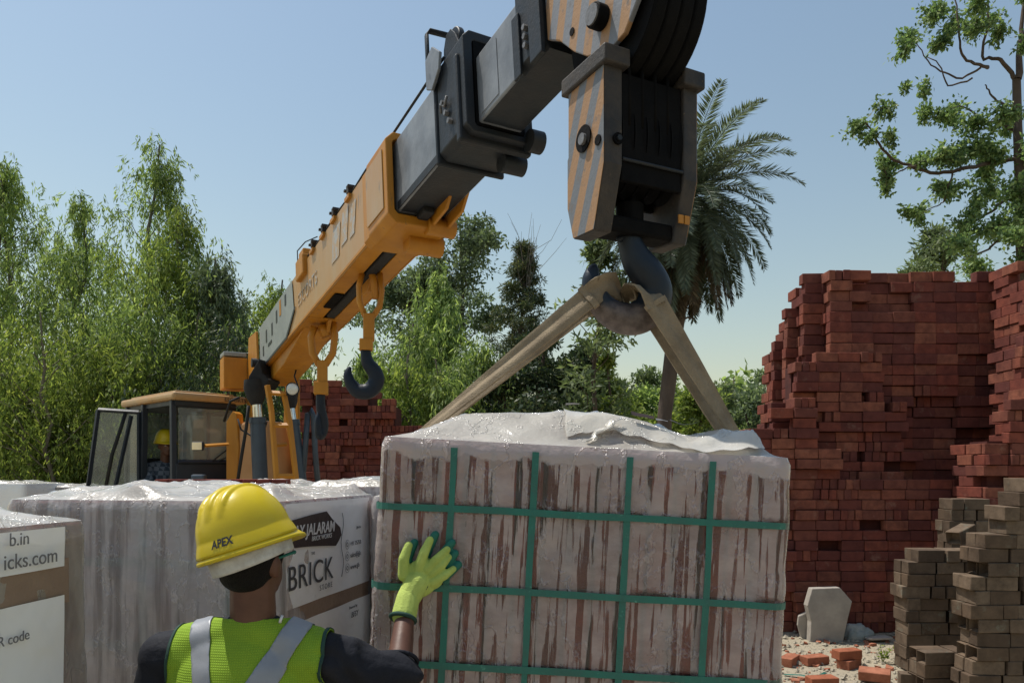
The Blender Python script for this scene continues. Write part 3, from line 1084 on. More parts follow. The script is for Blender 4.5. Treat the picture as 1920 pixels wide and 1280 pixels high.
def rounded_rect(w, d, rc, step):
    """perimeter from the front left corner, counter-clockwise seen from above; returns (x, y, nx, ny)"""
    out = []
    x0, x1, y0, y1 = -w / 2, w / 2, 0.0, d
    def line(ax, ay, bx, by, nx, ny):
        n = max(2, int(math.hypot(bx - ax, by - ay) / step))
        for i in range(n):
            t = i / n
            out.append((ax + (bx - ax) * t, ay + (by - ay) * t, nx, ny))
    def arc(cx, cy, a0):
        for i in range(5):
            a = a0 + math.pi / 2 * i / 5
            out.append((cx + rc * math.cos(a), cy + rc * math.sin(a), math.cos(a), math.sin(a)))
    line(x0 + rc, y0, x1 - rc, y0, 0, -1)
    arc(x1 - rc, y0 + rc, -math.pi / 2)
    line(x1, y0 + rc, x1, y1 - rc, 1, 0)
    arc(x1 - rc, y1 - rc, 0)
    line(x1 - rc, y1, x0 + rc, y1, 0, 1)
    arc(x0 + rc, y1 - rc, math.pi / 2)
    line(x0, y1 - rc, x0, y0 + rc, -1, 0)
    arc(x0 + rc, y0 + rc, math.pi)
    return out


def wrap(parent, w, d, h, side_mat, top_mat, topf, amp=0.008, seed=0, gap=0.014, step=0.018, rc=0.03, corner=0.02):
    """Film round the four sides and a loose sheet over the top. Local frame: top of the bricks at z = 0."""
    per = rounded_rect(w, d, rc, step)
    n = len(per)
    nz = int(h / step)
    grid = []
    def disp(x, y, z):
        a = amp * fbm(V((x * 4 + seed, y * 4, z * 1.6)))
        c = amp * 0.9 * abs(noise.noise(V((x * 9 + z * 6 + seed, y * 9 + z * 5, z * 9)))) ** 0.7
        edge = min(abs(abs(x) - w / 2), 0.12) + min(min(abs(y), abs(y - d)), 0.12)
        cor = corner * max(0, 1 - edge / 0.10) * (0.45 + 0.9 * noise.noise(V((seed, y * 3, z * 3.3))))
        return gap + a + c + cor
    for i in range(nz + 1):
        z = -h + h * i / nz
        shrink = 0.0
        if z > -0.03:
            shrink = 0.011 * ((z + 0.03) / 0.03) ** 3
        row = []
        for (x, y, nx, ny) in per:
            q = disp(x, y, z) - shrink
            row.append(V((x + nx * q, y + ny * q, z + (0.006 if i == nz else 0))))
        row.append(row[0].copy())
        grid.append(row)
    mb = MB()
    mb.sheet(grid)
    so = mb.build('film_wrap', side_mat, parent, smooth=True)
    # top: from the rim of the side film inward
    K = 40
    top = [[p.copy() for p in grid[-1]]]
    for k in range(1, K + 1):
        t = 1 - (k / K) ** 1.25
        t = max(t, 0.001)
        rowt = []
        for (x, y, nx, ny) in per:
            xx, yy = x * t, d / 2 + (y - d / 2) * t
            e = min(w / 2 - abs(xx), yy, d - yy)
            rowt.append(V((xx, yy, 0.007 + topf(xx, yy, e))))
        rowt.append(rowt[0].copy())
        top.append(rowt)
    mt = MB()
    mt.sheet(top)
    mt.build('film_top', top_mat, parent, smooth=True)
    return so


def wood_base(parent, w, d, z):
    """timber pallet under the load; top at local z"""
    for k in range(6):
        x = -w / 2 + 0.06 + (w - 0.12) * k / 5
        MB().box((x, d / 2, z - 0.011), (0.1, d, 0.02)).build('board', M['wood'], parent, bevel=0.003)
    for k in range(3):
        y = 0.05 + (d - 0.1) * k / 2
        MB().box((0, y, z - 0.067), (w, 0.09, 0.09)).build('runner', M['wood'], parent, bevel=0.003)


STAND = brick_set(M['brick_wrapped'], 0.068, 0.11, 0.238)
STAND_SIDE = brick_set(M['brick_wrapped'], 0.11, 0.0745, 0.238)


def put_local(parent, me, loc, rz=0, sz=1.0):
    o = bpy.data.objects.new('brick', me)
    COL.objects.link(o)
    o.parent = parent
    o.location = loc
    o.rotation_euler = (0, 0, rz)
    o.scale = (1, 1, sz)
    return o


def stood_bricks(parent, w, d, bounds, seed=0, front=True, left=False, right=False, dark='brick_core'):
    r = random.Random(seed)
    n = round(w / 0.0815)
    p = w / n
    for (zt, zb) in bounds:
        hh = zt - zb
        sz = (hh - 0.004) / 0.238
        if front:
            for i in range(n):
                put_local(parent, r.choice(STAND), (-w / 2 + (i + .5) * p + r.uniform(-.002, .002), 0.056 + r.uniform(-.004, .008), (zt + zb) / 2), r.gauss(0, .015), sz)
        m = round((d - 0.12) / 0.0815)
        q = (d - 0.12) / m
        for flag, xs in ((left, -w / 2 + 0.056), (right, w / 2 - 0.056)):
            if flag:
                for i in range(m):
                    put_local(parent, r.choice(STAND_SIDE), (xs + r.uniform(-.004, .004), 0.12 + (i + .5) * q, (zt + zb) / 2), r.gauss(0, .015), sz)
    zt, zb = bounds[0][0], bounds[-1][1]
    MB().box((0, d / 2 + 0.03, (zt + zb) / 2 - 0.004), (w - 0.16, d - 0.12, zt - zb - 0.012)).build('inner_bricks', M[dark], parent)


def folds(x, y, seed):
    """long sharp creases of slack plastic film running in a few directions"""
    h = 0.0
    for k, (a, fr, am) in enumerate(((0.5, 2.2, 0.60), (1.9, 3.4, 0.45), (2.7, 5.5, 0.22), (1.1, 8.0, 0.10), (0.1, 13.0, 0.04))):
        u = x * math.cos(a + seed) + y * math.sin(a + seed)
        w_ = -x * math.sin(a + seed) + y * math.cos(a + seed)
        n_ = noise.noise(V((u * fr * 0.35 + seed, w_ * fr + 0.6 * noise.noise(V((u * 3, w_ * 3, seed))), k * 3.1)))
        h += am * (1 - min(abs(n_) * 2.6, 1.0)) ** 1.6
    return h


# ---------------------------------------------------------------- the hanging load
LW, LD, LH = 1.232, 0.84, 1.46
LOAD_O = V((0.232, 2.30, 1.722))
load = thing('brick_pallet', 'film-wrapped brick load with green straps hanging from the crane hook', 'brick pallet', LOAD_O, Matrix.Rotation(R(3.05), 4, 'Y'), local=True)
bounds = [(-0.002, -0.196), (-0.196, -0.441), (-0.441, -0.686), (-0.686, -0.931), (-0.931, -1.176), (-1.176, -1.421)]
stood_bricks(load, LW, LD, bounds, 1, True, True, True)


def load_top(x, y, e):
    s = min(e / 0.22, 1.0)
    s = s * s * (3 - 2 * s)
    ridge = 0.060 + 0.035 * math.sin(x * 5.2 + 2.2) + 0.030 * noise.noise(V((x * 3.1, y * 2.2, 4.0)))
    fold = 0.055 * folds(x, y, 1.3)
    right = 0.020 * max(0, min((x - 0.35) / 0.15, 1))
    return s * (ridge + right) + fold * min(e / 0.08, 1) + 0.010 * s


wrap(load, LW, LD, LH, M['film_load'], M['film_top'], load_top, 0.006, 2, gap=0.012, corner=0.034, rc=0.018)
# loose second sheet pulled over the right half of the top
mb = MB()
g = []
for i in range(22):
    row = []
    for j in range(60):
        u, v_ = i / 21, j / 59
        x = -0.06 + 0.62 * v_ + 0.02 * noise.noise(V((u * 5, v_ * 3, 1)))
        y = 0.03 + 0.045 * math.sin(v_ * 5.5 + .5) + 0.02 * noise.noise(V((v_ * 14, 3, 2))) + (0.52 - 0.05 * math.sin(v_ * 9)) * u
        e = min(LW / 2 - abs(x), max(y, 0.0), LD - y)
        z = load_top(x, y, max(e, 0.0)) + 0.012 + 0.018 * (1 - u) ** 2 * abs(math.sin(v_ * 4.2 + 0.3)) + 0.008 * noise.noise(V((x * 17, y * 14, 2)))
        row.append(V((x, y, z)))
    g.append(row)
mb.sheet(g)
mb.build('film_flap', M['film_top'], load, smooth=True, clean=False)
# twisted end of film standing up near the middle
mb = MB()
pts = [V((0.0 + 0.016 * k + 0.012 * math.sin(k * 1.9), 0.03 + 0.010 * k, 0.026 + 0.012 * k)) for k in range(8)]
mb.tube(pts, [0.006, 0.016, 0.009, 0.019, 0.010, 0.020, 0.014, 0.003], 7, flat=0.35)
mb.build('film_twist', M['film_top'], load, smooth=True)
# dark and grey bits of print on the top film
for (x, y, w_, h_, m_) in [(0.155, 0.13, 0.075, 0.02, 'print_brown'), (0.235, 0.125, 0.04, 0.012, 'print_light'), (-0.05, 0.30, 0.05, 0.05, 'print_light'), (0.30, 0.20, 0.09, 0.05, 'print_light')]:
    g = []
    for i in range(4):
        row = []
        for j in range(6):
            xx, yy = x + w_ * j / 5, y + h_ * i / 3
            e = min(LW / 2 - abs(xx), yy, LD - yy)
            row.append(V((xx, yy, load_top(xx, yy, e) + 0.052)))
        g.append(row)
    MB().sheet(g).build('printed_patch', M[m_], load, smooth=True, clean=False)

# green straps: four upright, the others round all four sides
def strap_v(x, z0, z1, seed):
    g = []
    for i in range(60):
        z = z0 + (z1 - z0) * i / 59
        dx = 0.004 * noise.noise(V((seed, z * 3, 0)))
        yo = -0.0225 - 0.004 * noise.noise(V((x * 7, z * 4, seed)))
        w_ = 0.0108 * (1 - 0.25 * abs(noise.noise(V((seed * 2, z * 5, 3)))))
        row = [V((x + dx + s * w_, yo, z)) for s in (-1, 0, 1)]
        g.append(row)
    MB().sheet(g).build('strap', M['strap'], load, smooth=False, clean=False, solid=0.0008)


for k, x in enumerate((-0.411, -0.157, 0.133, 0.390)):
    strap_v(x, -1.43, -0.018, k + 3.3)


def strap_h(z, seed):
    per = rounded_rect(LW, LD, 0.035, 0.03)
    g = [[], [], []]
    for (x, y, nx, ny) in per + per[:1]:
        ed = min(abs(abs(x) - LW / 2), 0.12) + min(min(abs(y), abs(y - LD)), 0.12)
        q = 0.0240 + 0.003 * noise.noise(V((x * 5, y * 5, seed))) + 0.014 * max(0, 1 - ed / 0.10)
        dz = 0.005 * noise.noise(V((x * 2.5, y * 2.5, seed * 3)))
        w_ = 0.0112 * (1 - 0.2 * abs(noise.noise(V((x * 6, y * 6, seed)))))
        for k, s in enumerate((-1, 0, 1)):
            g[k].append(V((x + nx * q, y + ny * q, z + dz + s * w_)))
    MB().sheet(g).build('strap', M['strap'], load, smooth=False, clean=False, solid=0.0008)


for k, z in enumerate((-0.206, -0.452, -0.690, -0.935, -1.18)):
    strap_h(z, k + 1.7)
wood_base(load, LW, LD, -1.425)

# ---------------------------------------------------------------- pallets on the ground
PH = 1.54


def flat_top(seed, amp=0.03, base=0.015):
    def f(x, y, e):
        s = min(e / 0.22, 1.0)
        return base * s + amp * min(e / 0.05, 1) * folds(x, y, seed)
    return f


def ground_pallet(label, corner, ang, w, d, h, seed, side='film_haze', front=True, left=False, right=False, amp=0.008, top=None, group=None, straps=True, step=0.022):
    """corner: front left corner on the ground; ang: heading of the front edge"""
    t = thing('brick_pallet', label, 'brick pallet', (corner[0] + math.cos(ang) * w / 2, corner[1] + math.sin(ang) * w / 2, h),
              Matrix.Rotation(ang, 4, 'Z'), group=group, local=True)
    n = int((h - 0.13) / 0.236)
    bh = (h - 0.13) / n
    bd = [(-k * bh, -(k + 1) * bh) for k in range(n)]
    stood_bricks(t, w, d, bd, seed, front, left, right)
    wrap(t, w, d, h - 0.11, M[side], M['film_top'], top or flat_top(seed), amp, seed, step=step)
    if straps:
        for z in (-bh * 0.8, -bh * 1.9, -bh * 3.1):
            per = rounded_rect(w, d, 0.035, 0.05)
            g = [[], []]
            for (x, y, nx, ny) in per + per[:1]:
                for k, s in enumerate((-1, 1)):
                    g[k].append(V((x + nx * 0.006, y + ny * 0.006, z + s * 0.016)))
            MB().sheet(g).build('strap', M['strap'], t, smooth=True, clean=False, solid=0.0015)
        for fx in (-0.3, 0.02, 0.33):
            MB().box((fx * w, -0.006, -h / 2), (0.032, 0.0015, h - 0.2)).build('strap', M['strap'], t)
    wood_base(t, w, d, -h + 0.13)
    return t


# middle pallet (behind the worker)
angA = math.atan2(-0.205, 0.979)
A_L = V((-1.94, 2.862))
pa = ground_pallet('wrapped brick pallet with printed white film on its side, behind the worker', A_L, angA, 1.13, 0.84, PH, 5, 'film_haze', True, False, True,
                   top=flat_top(5, 0.045, 0.025))
# nearest pallet, at the left edge
angB = math.atan2(-0.1, 0.995)
dirx = V((math.cos(angB), math.sin(angB)))
diry = V((-math.sin(angB), math.cos(angB)))
B_corner = V((-1.16, 2.0)) - diry * 0.84 - dirx * 1.13
pb = ground_pallet('nearest wrapped pallet with grey print on white film, cut by the left edge', B_corner, angB, 1.13, 0.84, 1.515, 8, 'film_corner', False, False, True,
                   top=flat_top(9, 0.045, 0.025), straps=False)
# the pallet just behind the hanging load
pc = ground_pallet('wrapped pallet mostly hidden behind the left edge of the hanging load', (-0.615, 3.33), 0.04, 1.13, 0.84, 1.535, 11, 'film_haze', True, True, False, step=0.03)
# two behind the middle pallet
pd = ground_pallet('wrapped pallet with torn paper and bare bricks on top, behind the helmet', (-2.16, 4.12), -0.06, 1.0, 0.84, 1.555, 13, 'film_corner', True, False, False, step=0.04, straps=False)
pe = ground_pallet('wrapped pallet with bright white top in front of the crane ladder', (-1.12, 4.05), -0.03, 1.13, 0.9, 1.565, 17, 'film_haze', True, False, False, step=0.03, top=flat_top(21, 0.036, 0.03), straps=False)
# far left
pf = ground_pallet('far pallet with bare red bricks under a white film lip, by the trees', (pxX(52, 9.6), 9.6), 0.0, 0.62, 0.8, 1.45, 19, 'film_corner', True, False, False, step=0.05, straps=False)
pg = ground_pallet('far white wrapped pallet at the left edge of the picture', (pxX(-70, 9.0), 9.0), 0.0, 0.75, 0.8, 1.50, 23, 'film_print', True, False, False, step=0.05, straps=False)
r = random.Random(77)
for (x, w_) in ((-0.36, 0.085), (-0.13, 0.05), (0.06, 0.12), (0.38, 0.06)):
    # torn sheets of white paper hanging over the front edge of the pallet behind
    mb = MB()
    g = []
    for i in range(6):
        row = []
        for j in range(5):
            z = 0.05 - 0.10 * i / 5
            row.append(V((x + w_ * j / 4 + r.uniform(-.004, .004), -0.035 - 0.01 * i / 5 + r.uniform(-.004, .004), z + r.uniform(-.01, .01))))
        g.append(row)
    mb.sheet(g)
    mb.build('paper_sheet', M['paper'], pd, smooth=True, clean=False)
for k in range(9):
    put_local(pd, STAND[k % 4], (-0.25 + 0.0815 * k, -0.02, 0.03), 0.0, 0.22).name = 'brick'

# ---------------------------------------------------------------- printed film on the middle pallet's right side
def side_panel(parent, w, s0, s1, z0, z1, mat, name, off=0.021, seed=1, rows=24, cols=24, amp=0.004, edge=0.0):
    """sheet on the right side (local +x); s runs from the front corner to the back"""
    g = []
    for i in range(rows + 1):
        z = z0 + (z1 - z0) * i / rows
        row = []
        for j in range(cols + 1):
            s = s0 + (s1 - s0) * j / cols
            zz = z + edge * noise.noise(V((s * 4, seed, 0))) * (1 if i in (0, rows) else 0)
            row.append(V((w / 2 + off + amp * noise.noise(V((s * 6, z * 4, seed))), s, zz)))
        g.append(row)
    return MB().sheet(g).build(name, mat, parent, smooth=True, clean=False)


def side_text(parent, w, txt, s, z, size, mat, off=0.026, shear=0.0, align='LEFT', spacing=1.0, bold=0.0, sx=1.0, tilt=0.0):
    me = text_mesh(txt, size, mat, 0.0006, align, shear, spacing, bold)
    Mx = frame_matrix((w / 2 + off, s, z), (0, 1, tilt), (0, 0, 1)) @ Matrix.Diagonal((sx, 1, 1, 1))
    me.transform(Mx)
    o = bpy.data.objects.new('lettering', me)
    COL.objects.link(o)
    o.parent = parent
    return o


w = 1.13
fa1 = side_panel(pa, w, 0.02, 0.78, -0.385, -0.004, M['film_print'], 'printed_film', 0.022, 3)
fa2 = side_panel(pa, w, 0.02, 0.78, -1.38, -0.445, M['film_print'], 'printed_film', 0.023, 6)
side_panel(pa, w, 0.00, 0.80, -0.47, -0.37, M['card'], 'tape_band', 0.019, 4)
# dark shield with the white name of the brick works
mb = MB()
sh = []
for k in range(17):
    u = k / 16
    sh.append(V((w / 2 + 0.0275, 0.04 + 0.40 * u, -0.165 - 0.028 * u ** 1.5 + (0.02 if k == 16 else 0))))
for (s, z) in ((0.468, -0.150), (0.455, -0.118), (0.38, -0.078), (0.33, -0.045), (0.20, -0.052), (0.04, -0.065)):
    sh.append(V((w / 2 + 0.0275, s, z)))
mb.prism(sh, V((0.001, 0, 0)))
mb.build('printed_shield', M['print_brown'], fa1)
side_text(fa1, w, 'JAY JALARAM', 0.05, -0.128, 0.062, M['print_white'], 0.0300, 0.15, bold=0.001, sx=0.95)
side_text(fa1, w, 'BRICK WORKS', 0.20, -0.152, 0.026, M['print_white'], 0.0300, 0.15)
side_text(fa1, w, 'THE', 0.20, -0.205, 0.016, M['print_light'], 0.0285)
side_text(fa1, w, 'BRICK', 0.02, -0.318, 0.128, M['print_ink'], 0.0285, bold=-0.0004, spacing=1.06, sx=1.0)
side_text(fa1, w, 'STORE', 0.27, -0.352, 0.030, M['print_light'], 0.0285, spacing=1.35)
# printed wavy line beside the shield
mb = MB()
mb.tube([V((w / 2 + 0.0285, 0.475 + 0.012 * math.sin(k * 0.9), -0.06 - 0.024 * k)) for k in range(12)], 0.0016, 5)
mb.build('printed_line', M['print_light'], fa1)
for (zz, txt, sz) in ((-0.205, '+91 75758', 0.026), (-0.255, 'sales@jjb', 0.029), (-0.305, 'www.jjb', 0.029)):
    side_text(fa1, w, txt, 0.555, zz, sz, M['print_light'], 0.0285)
    mb = MB()
    c = V((w / 2 + 0.0285, 0.525, zz + 0.009))
    oo = [c + V((0, math.cos(a) * 0.020, math.sin(a) * 0.020)) for a in [k * math.pi / 10 for k in range(20)]]
    ii = [c + V((0, math.cos(a) * 0.0185, math.sin(a) * 0.0185)) for a in [k * math.pi / 10 for k in range(20)]]
    mb.ring(oo, ii, V((0.0006, 0, 0)))
    oo = [c + V((0, math.cos(a) * 0.010, math.sin(a) * 0.010)) for a in [k * math.pi / 6 for k in range(12)]]
    ii = [c + V((0, math.cos(a) * 0.006, math.sin(a) * 0.006)) for a in [k * math.pi / 6 for k in range(12)]]
    mb.ring(oo, ii, V((0.0006, 0, 0)))
    mb.build('printed_symbol', M['print_light'], fa1)
side_text(fa1, w, 'jjbricks', 0.62, -0.135, 0.016, M['print_light'], 0.0285)
side_text(fa2, w, 'Powered by', 0.545, -0.475, 0.017, M['print_light'], 0.0285)
side_text(fa2, w, 'BFSY', 0.565, -0.515, 0.034, M['print_light'], 0.0285, 0.2)

# printed film on the nearest pallet
fb1 = side_panel(pb, w, 0.0, 0.74, -0.105, -0.004, M['film_print'], 'printed_film', 0.022, 13, amp=0.006)
fb2 = side_panel(pb, w, 0.0, 0.735, -1.30, -0.178, M['film_print'], 'printed_film', 0.023, 16)
side_panel(pb, w, 0.0, 0.76, -0.20, -0.085, M['card'], 'tape_band', 0.018, 14)
side_text(fb1, w, 'b.in', 0.605, -0.035, 0.044, M['print_light'], 0.034, align='RIGHT')
side_text(fb1, w, 'icks.com', 0.70, -0.088, 0.050, M['print_light'], 0.034, align='RIGHT')
side_text(fb2, w, 'QR code', 0.61, -0.262, 0.034, M['print_light'], 0.030, align='RIGHT')
side_text(fb2, w, 'ture,', 0.60, -0.50, 0.034, M['print_light'], 0.030, align='RIGHT')

# ================================================================== hook block
HX, HY = 0.441, 2.72
TH = R(27)
LV = V((math.cos(TH), math.sin(TH), 0))       # along the sheave axle
DV = V((-math.sin(TH), math.cos(TH), 0))      # away from the camera
UP = V((0, 0, 1))


def HB(l, d, z):
    return V((HX, HY, 0)) + LV * l + DV * d + UP * z


block = thing('hook_block', 'black crane hook block with orange and grey striped cheek plate', 'hook block', (HX, HY, 2.49))
M['stripes_block'] = stripe_material('block_stripes', (0.34, 0.19, 0.09), (0.15, 0.16, 0.175), DV, UP, 0.42, 0.105, 0.30)
prof = [(-0.12, 3.045), (-0.12, 2.71), (-0.055, 2.495), (0.085, 2.50), (0.125, 2.62), (0.125, 2.80), (0.118, 2.81), (0.118, 3.045)]
for l0, l1, nm in ((-0.20, -0.128, 'cheek_plate'), (0.142, 0.205, 'cheek_plate')):
    mb = MB()
    mb.prism([HB(l0, d, z) for d, z in prof], LV * (l1 - l0))
    o = mb.build(nm, M['rust_steel'], block, bevel=0.006)
    mc = MB()
    mc.box(HB((l0 + l1) / 2, 0, 3.072), (l1 - l0 + 0.035, 0.29, 0.062), Matrix.Rotation(TH, 3, 'Z'))
    mc.build('top_cap', M['rust_steel'], block, bevel=0.007)
    # thin painted face on the outside
    side = -1 if l0 < 0 else 1
    lf = l0 - 0.003 if side < 0 else l1 + 0.003
    mp = MB()
    mp.prism([HB(lf, d * 0.96, 2.497 + (z - 2.497) * 0.985 + 0.004) for d, z in prof], LV * (-0.002 * side))
    po = mp.build('striped_face', M['stripes_block'], o)
    if side < 0:
        c = HB(lf - 0.003, 0.005, 2.835)
        MB().cyl(c, c - LV * 0.004, 0.047, 28).build('axle_hole', M['black_grease'], o, smooth=40)
        c2 = HB(lf - 0.006, 0.0, 2.830)
        MB().cyl(c2, c2 - LV * 0.012, 0.020, 24).build('axle_pin', M['bolt'], o, smooth=40)
        c3 = HB(lf - 0.001, -0.085, 2.795)
        MB().cyl(c3, c3 - LV * 0.004, 0.018, 20).build('bolt_hole', M['black_grease'], o, smooth=40)
        for (d_, z_) in ((-0.085, 2.795),):
            c4 = HB(-0.15, -0.118, 2.795)
            MB().cyl(c4, c4 - DV * 0.012, 0.020, 18).build('bolt', M['black_grease'], block, smooth=40)
            MB().cyl(c4 - DV * 0.012, c4 - DV * 0.020, 0.010, 6).build('bolt', M['dark_steel'], block)
for k in range(5):
    l = -0.100 + 0.0535 * k
    mb = MB()
    prof_s = [(-0.024, 0.19), (-0.012, 0.178), (0, 0.172), (0.012, 0.178), (0.024, 0.19)]
    ringpts = []
    nseg = 40
    vs, fs = [], []
    for i, (dl, rr) in enumerate(prof_s):
        for s in range(nseg):
            a = 2 * math.pi * s / nseg
            vs.append(HB(l + dl, math.cos(a) * rr * 0.62, 2.84 + math.sin(a) * rr))
    for i in range(4):
        for s in range(nseg):
            s2 = (s + 1) % nseg
            fs.append((i * nseg + s, i * nseg + s2, (i + 1) * nseg + s2, (i + 1) * nseg + s))
    fs.append(tuple(range(nseg)))
    fs.append(tuple(4 * nseg + s for s in range(nseg)))
    mb.add(vs, fs)
    mb.build('sheave', M['black_grease'], block, smooth=40)
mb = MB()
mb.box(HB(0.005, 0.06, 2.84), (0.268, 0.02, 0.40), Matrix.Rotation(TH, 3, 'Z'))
mb.build('black_fill_plate', M['black_grease'], block, bevel=0.004)  # black plate added to fill the light gaps between the sheaves
MB().box(HB(0.006, -0.100, 2.850), (0.262, 0.02, 0.375), Matrix.Rotation(TH, 3, 'Z')).build('black_fill_plate', M['black_grease'], block, bevel=0.004)  # front black plate, added so the sheaves read as one dark mass
MB().cyl(HB(-0.125, -0.116, 2.735), HB(0.140, -0.116, 2.735), 0.006, 8).build('tie_bar', M['dark_steel'], block, smooth=40)
MB().box(HB(0.005, 0.0, 2.535), (0.28, 0.115, 0.060), Matrix.Rotation(TH, 3, 'Z')).build('crosshead', M['black_grease'], block, bevel=0.012)
MB().cyl(HB(-0.01, 0, 2.562), HB(-0.01, 0, 2.632), 0.052, 10).build('hook_nut', M['black_grease'], block, bevel=0.006)
for q in range(2):
    MB().box(HB(0.150 + 0.028 * q, -0.094, 2.575), (0.022, 0.006, 0.030), Matrix.Rotation(TH, 3, 'Z')).build('paint_mark', M['orange'], block)


def hook_mesh(pts, scale, origin, xdir, seg=14, flat=1.25, thick=None):
    """pts: (u, v, radius) in a plane; u along xdir, v up"""
    x = V(xdir).normalized()
    nrm = x.cross(UP)
    P, Rr = [], []
    # smooth the poly-line with Catmull-Rom
    n = len(pts)
    for i in range(n - 1):
        p0, p1, p2, p3 = (pts[max(i - 1, 0)], pts[i], pts[i + 1], pts[min(i + 2, n - 1)])
        for k in range(6):
            t = k / 6
            q = []
            for c in range(3):
                q.append(0.5 * (2 * p1[c] + (p2[c] - p0[c]) * t + (2 * p0[c] - 5 * p1[c] + 4 * p2[c] - p3[c]) * t * t + (3 * p1[c] - p0[c] - 3 * p2[c] + p3[c]) * t ** 3))
            P.append(q)
    P.append(list(pts[-1]))
    mb = MB()
    mb.tube([V(origin) + x * (q[0] * scale) + UP * (q[1] * scale) for q in P], [max(q[2] * scale, 0.0015) for q in P], seg, True, flat, nrm)
    return mb


kx = HY / FPX
hk = [(-5, 470, 22), (-7, 452, 23), (-2, 425, 24), (10, 398, 29), (32, 368, 33), (44, 338, 34), (34, 306, 33), (6, 288, 31), (-24, 289, 29), (-52, 304, 25), (-72, 332, 21), (-79, 358, 17), (-74, 378, 10), (-70, 386, 3)]
mb = hook_mesh(hk, kx, (HX, HY, EYE), (0.985, 0.17, 0), 18, 0.92)
me = mb.mesh('hook', hook_wear(EYE + 318 * kx, EYE + 330 * kx), 60)
hobj = link('hook', me, block)
MB().capsule(V((HX - 0.032, HY - 0.02, EYE + 440 * kx)), V((HX - 0.050, HY - 0.03, EYE + 432 * kx)), 0.016, 0.012).build('hook_lug', M['hook'], block, smooth=True)

# ================================================================== slings
def ribbon(path, name, mat, parent, thick=0.009, seed=0):
    """path: (point, width direction, width)"""
    # resample
    pts = []
    for i in range(len(path) - 1):
        a, b = path[i], path[i + 1]
        L = (V(b[0]) - V(a[0])).length
        n = max(2, int(L / 0.03))
        for k in range(n):
            t = k / n
            pts.append((V(a[0]).lerp(V(b[0]), t), V(a[1]).lerp(V(b[1]), t), a[2] + (b[2] - a[2]) * t))
    pts.append((V(path[-1][0]), V(path[-1][1]), path[-1][2]))
    m = 9
    up_, dn = [], []
    for i, (p, wd, w_) in enumerate(pts):
        tan = (pts[min(i + 1, len(pts) - 1)][0] - pts[max(i - 1, 0)][0]).normalized()
        wd = (wd - tan * wd.dot(tan)).normalized()
        nr = tan.cross(wd)
        ru, rd = [], []
        for j in range(m):
            s = j / (m - 1) * 2 - 1
            wob = 0.0038 * math.sin(s * 4.5 + 0.4 * math.sin(i * 0.13 + seed)) + 0.0022 * noise.noise(V((i * 0.12, s * 2.5, seed)))
            edge = 1 + 0.05 * noise.noise(V((i * 0.25, seed, 5)))
            q = p + wd * (s * w_ / 2 * edge) + nr * wob
            ru.append(q + nr * thick / 2)
            rd.append(q - nr * thick / 2)
        up_.append(ru)
        dn.append(rd)
    loop = []
    for ru, rd in zip(up_, dn):
        row = ru + rd[::-1]
        row.append(row[0].copy())
        loop.append(row)
    mb = MB()
    mb.sheet(loop)
    return mb.build(name, mat, parent, smooth=50)


def HP(px, py, dy):
    return W(px, py, HY + dy) if False else V(((px - 960) / FPX * HY, HY + dy, EYE + (HORIZON - py) / FPX * HY))


Mload = load.matrix_world


def LP(x, y, z):
    return Mload @ V((x, y, z))


